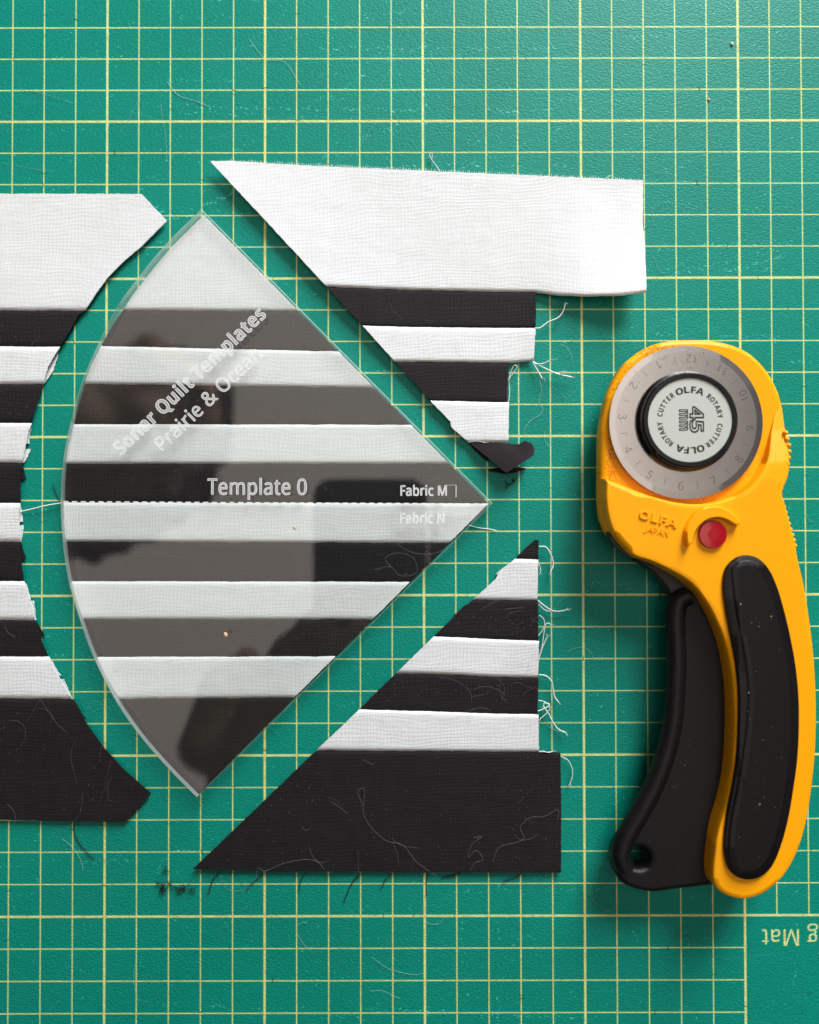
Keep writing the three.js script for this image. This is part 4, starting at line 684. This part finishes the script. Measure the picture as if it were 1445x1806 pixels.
// the photographer, leaning in from the left of the table: outside the frame, mirrored softly by the template
{
  const floor = -0.78, skin = lin(0.6, 0.38, 0.27), shirt = lin(0.035, 0.012, 0.016), jeans = lin(0.02, 0.025, 0.045), shoe = lin(0.02, 0.02, 0.02);
  const capsule = (p, [a, ra, b, rb]) => {
    const bx = b[0] - a[0], by = b[1] - a[1], bz = b[2] - a[2], t = clamp(((p[0] - a[0]) * bx + (p[1] - a[1]) * by + (p[2] - a[2]) * bz) / (bx * bx + by * by + bz * bz + 1e-12), 0, 1);
    return Math.hypot(p[0] - a[0] - bx * t, p[1] - a[1] - by * t, p[2] - a[2] - bz * t) - lerp(ra, rb, t);
  };
  const join = (bones, k) => (p) => { let s = 0; for (const b of bones) s += Math.exp(-capsule(p, b) / k); return -Math.log(s) * k; };
  function mesh(f, centre, half, res, tint) {
    const mc = new MarchingCubes(res, new THREE.MeshBasicMaterial(), false, false, 400000), n = res;
    for (let z = 0; z < n; z++) for (let y = 0; y < n; y++) for (let x = 0; x < n; x++) mc.field[z * n * n + y * n + x] = -f([centre[0] + (x / (n / 2) - 1) * half, centre[1] + (y / (n / 2) - 1) * half, centre[2] + (z / (n / 2) - 1) * half]);
    mc.isolation = 0; mc.update();
    const pos = mc.positionArray.slice(0, mc.count * 3), nor = mc.normalArray.slice(0, mc.count * 3), col = new Float32Array(mc.count * 3);
    for (let i = 0; i < mc.count; i++) {
      for (let q = 0; q < 3; q++) pos[i * 3 + q] = centre[q] + pos[i * 3 + q] * half;
      const c = tint([pos[i * 3], pos[i * 3 + 1], pos[i * 3 + 2]]); col[i * 3] = c.r; col[i * 3 + 1] = c.g; col[i * 3 + 2] = c.b;
    }
    const g = new THREE.BufferGeometry();
    g.setAttribute('position', new THREE.BufferAttribute(pos, 3)); g.setAttribute('normal', new THREE.BufferAttribute(nor, 3)); g.setAttribute('color', new THREE.BufferAttribute(col, 3));
    return g;
  }
  const bodyBones = [
    [[-0.90, -0.02, 0.0], 0.135, [-0.84, 0.14, 0.0], 0.12], [[-0.84, 0.14, -0.07], 0.11, [-0.70, 0.34, -0.09], 0.10], [[-0.84, 0.14, 0.07], 0.11, [-0.70, 0.34, 0.07], 0.10],
    [[-0.66, 0.4, -0.17], 0.06, [-0.66, 0.4, 0.15], 0.06], [[-0.63, 0.42, -0.03], 0.062, [-0.50, 0.5, -0.165], 0.052],
    [[-0.66, 0.4, 0.16], 0.06, [-0.32, 0.3, 0.36], 0.046], [[-0.32, 0.3, 0.36], 0.05, [-0.222, 0.268, 0.088], 0.033],
    [[-0.66, 0.4, -0.18], 0.06, [-0.72, 0.17, -0.34], 0.046], [[-0.72, 0.17, -0.34], 0.045, [-0.52, 0.055, -0.42], 0.03],
    [[-0.90, -0.06, -0.09], 0.1, [-0.92, -0.36, -0.1], 0.068], [[-0.92, -0.36, -0.1], 0.064, [-1.0, -0.70, -0.1], 0.042], [[-1.0, -0.735, -0.1], 0.042, [-0.86, -0.75, -0.11], 0.03],
    [[-0.90, -0.06, 0.09], 0.1, [-0.92, -0.36, 0.1], 0.068], [[-0.92, -0.36, 0.1], 0.064, [-1.0, -0.70, 0.1], 0.042], [[-1.0, -0.735, 0.1], 0.042, [-0.86, -0.75, 0.11], 0.03],
  ];
  const near = (p, q, r) => Math.hypot(p[0] - q[0], p[1] - q[1], p[2] - q[2]) < r;
  const tintBody = (p) => p[1] < -0.705 ? shoe : p[1] < 0.0 && p[0] < -0.7 ? jeans : (p[0] > -0.545 && p[1] > 0.43) || near(p, [-0.222, 0.268, 0.088], 0.06) || near(p, [-0.52, 0.055, -0.42], 0.07) ? skin : shirt;
  const bodyG = mesh(join(bodyBones, 0.022), [-0.62, -0.1, -0.06], 0.74, 124, tintBody);
  // head: looks along F (towards the phone), up U, side S
  const F = V3(0.58, -0.56, -0.59).normalize(), S = V3(0, 1, 0).cross(F).normalize(), U = F.clone().cross(S), C = V3(-0.40, 0.545, -0.215);
  const at = (f, u, s) => { const q = C.clone().addScaledVector(F, f).addScaledVector(U, u).addScaledVector(S, s); return [q.x, q.y, q.z]; };
  const headBones = [
    [at(-0.015, 0.03, 0), 0.083, at(-0.025, 0.03, 0), 0.083], [at(0.03, 0.035, 0), 0.062, at(0.03, -0.02, 0), 0.06], [at(0.035, -0.055, 0), 0.045, at(0.055, -0.085, 0), 0.026],
    [at(-0.02, -0.04, 0.035), 0.04, at(0.04, -0.08, 0.015), 0.03], [at(-0.02, -0.04, -0.035), 0.04, at(0.04, -0.08, -0.015), 0.03],
    [at(0.09, 0.012, 0), 0.008, at(0.108, -0.022, 0), 0.013], [at(0.088, 0.026, 0.03), 0.011, at(0.09, 0.026, -0.03), 0.011], [at(0.083, -0.05, 0.016), 0.011, at(0.083, -0.05, -0.016), 0.011],
    [at(-0.005, 0.0, 0.08), 0.012, at(-0.012, -0.03, 0.078), 0.01], [at(-0.005, 0.0, -0.08), 0.012, at(-0.012, -0.03, -0.078), 0.01],
    [at(-0.03, -0.05, 0), 0.05, at(-0.09, -0.11, 0), 0.052],
  ];
  const lip = lin(0.42, 0.13, 0.12), mouth = at(0.092, -0.05, 0);
  const headG = mesh(join(headBones, 0.009), [C.x, C.y, C.z], 0.19, 96, (p) => near(p, mouth, 0.02) && Math.abs(V3(p[0], p[1], p[2]).sub(V3(...mouth)).dot(U)) < 0.008 ? lip : skin);
  // right hand round the left edge of the phone, left hand resting on the table
  function hand(wrist, palm, dir, across, nrm, curl, thumbDir) {
    const v = (o, a, b, c) => [o[0] + dir.x * a + across.x * b + nrm.x * c, o[1] + dir.y * a + across.y * b + nrm.y * c, o[2] + dir.z * a + across.z * b + nrm.z * c];
    const bones = [[wrist, 0.026, palm, 0.022]];
    for (let i = 0; i < 4; i++) {
      const off = (i - 1.5) * 0.0195, len = [0.92, 1, 0.95, 0.76][i], root = v(palm, 0.036, off, 0), k1 = v(root, 0.036 * len, off * 0.1, -0.008 * curl), k2 = v(k1, 0.024 * len, 0, -0.013 * curl), tip = v(k2, 0.016 * len, 0, -0.012 * curl);
      bones.push([palm, 0.015, root, 0.0105], [root, 0.0098, k1, 0.009], [k1, 0.009, k2, 0.008], [k2, 0.008, tip, 0.0068]);
    }
    const t0 = v(palm, -0.018, thumbDir * 0.026, 0), t1 = v(t0, 0.03, thumbDir * 0.022, 0.014), t2 = v(t1, 0.026, thumbDir * 0.004, 0.012);
    bones.push([t0, 0.016, t1, 0.0115], [t1, 0.011, t2, 0.008]);
    return mesh(join(bones, 0.0032), v(palm, 0.015, 0, 0), 0.115, 84, () => skin);
  }
  const rightHand = hand([-0.22, 0.266, 0.083], [-0.206, 0.252, 0.027], V3(0.72, -0.16, -0.68).normalize(), V3(0.68, 0, 0.73).normalize(), V3(0.1, 0.98, 0.15), 0.25, -1);
  const leftHand = hand([-0.52, 0.052, -0.42], [-0.465, 0.022, -0.44], V3(0.97, -0.1, -0.2).normalize(), V3(0.2, 0, 0.97).normalize(), V3(0, 1, 0), 0.35, 1);
  const o = thing('person', 'person in a dark maroon top holding the phone over the mat', 'person');
  part('body', mergeGeometries([bodyG, headG, rightHand, leftHand]), new THREE.MeshStandardMaterial({ name: 'skin_and_clothes', vertexColors: true, roughness: 0.75 }), o);
  const hairBones = [[at(-0.03, 0.062, 0), 0.078, at(-0.055, 0.0, 0), 0.085], [at(0.03, 0.085, 0), 0.045, at(-0.02, 0.095, 0), 0.06], [at(-0.02, 0.03, 0.068), 0.035, at(-0.03, -0.09, 0.07), 0.026], [at(-0.02, 0.03, -0.068), 0.035, at(-0.03, -0.09, -0.07), 0.026], [at(-0.075, -0.02, 0), 0.065, at(-0.1, -0.1, 0), 0.05]];
  const hf = join(hairBones, 0.014);
  part('hair', mesh((p) => hf(p) + 0.003 * Math.sin(p[0] * 190 + p[1] * 90) , [C.x, C.y, C.z], 0.26, 84, () => lin(0.02, 0.012, 0.009)), new THREE.MeshStandardMaterial({ name: 'dark_hair', vertexColors: true, roughness: 0.5 }), o);
  for (const s of [-1, 1]) {
    const e = at(0.076, 0.008, 0.031 * s), q = at(0.0865, 0.006, 0.031 * s);
    part('eye', new THREE.SphereGeometry(0.0125, 20, 14).translate(...e), new THREE.MeshStandardMaterial({ name: 'eye_white', color: lin(0.7, 0.68, 0.65), roughness: 0.2 }), o);
    part('iris', new THREE.SphereGeometry(0.0042, 14, 10).translate(...q), new THREE.MeshStandardMaterial({ name: 'brown_iris', color: lin(0.04, 0.02, 0.012), roughness: 0.2 }), o);
  }
  settle(o);
}
renderer.render(scene, camera);
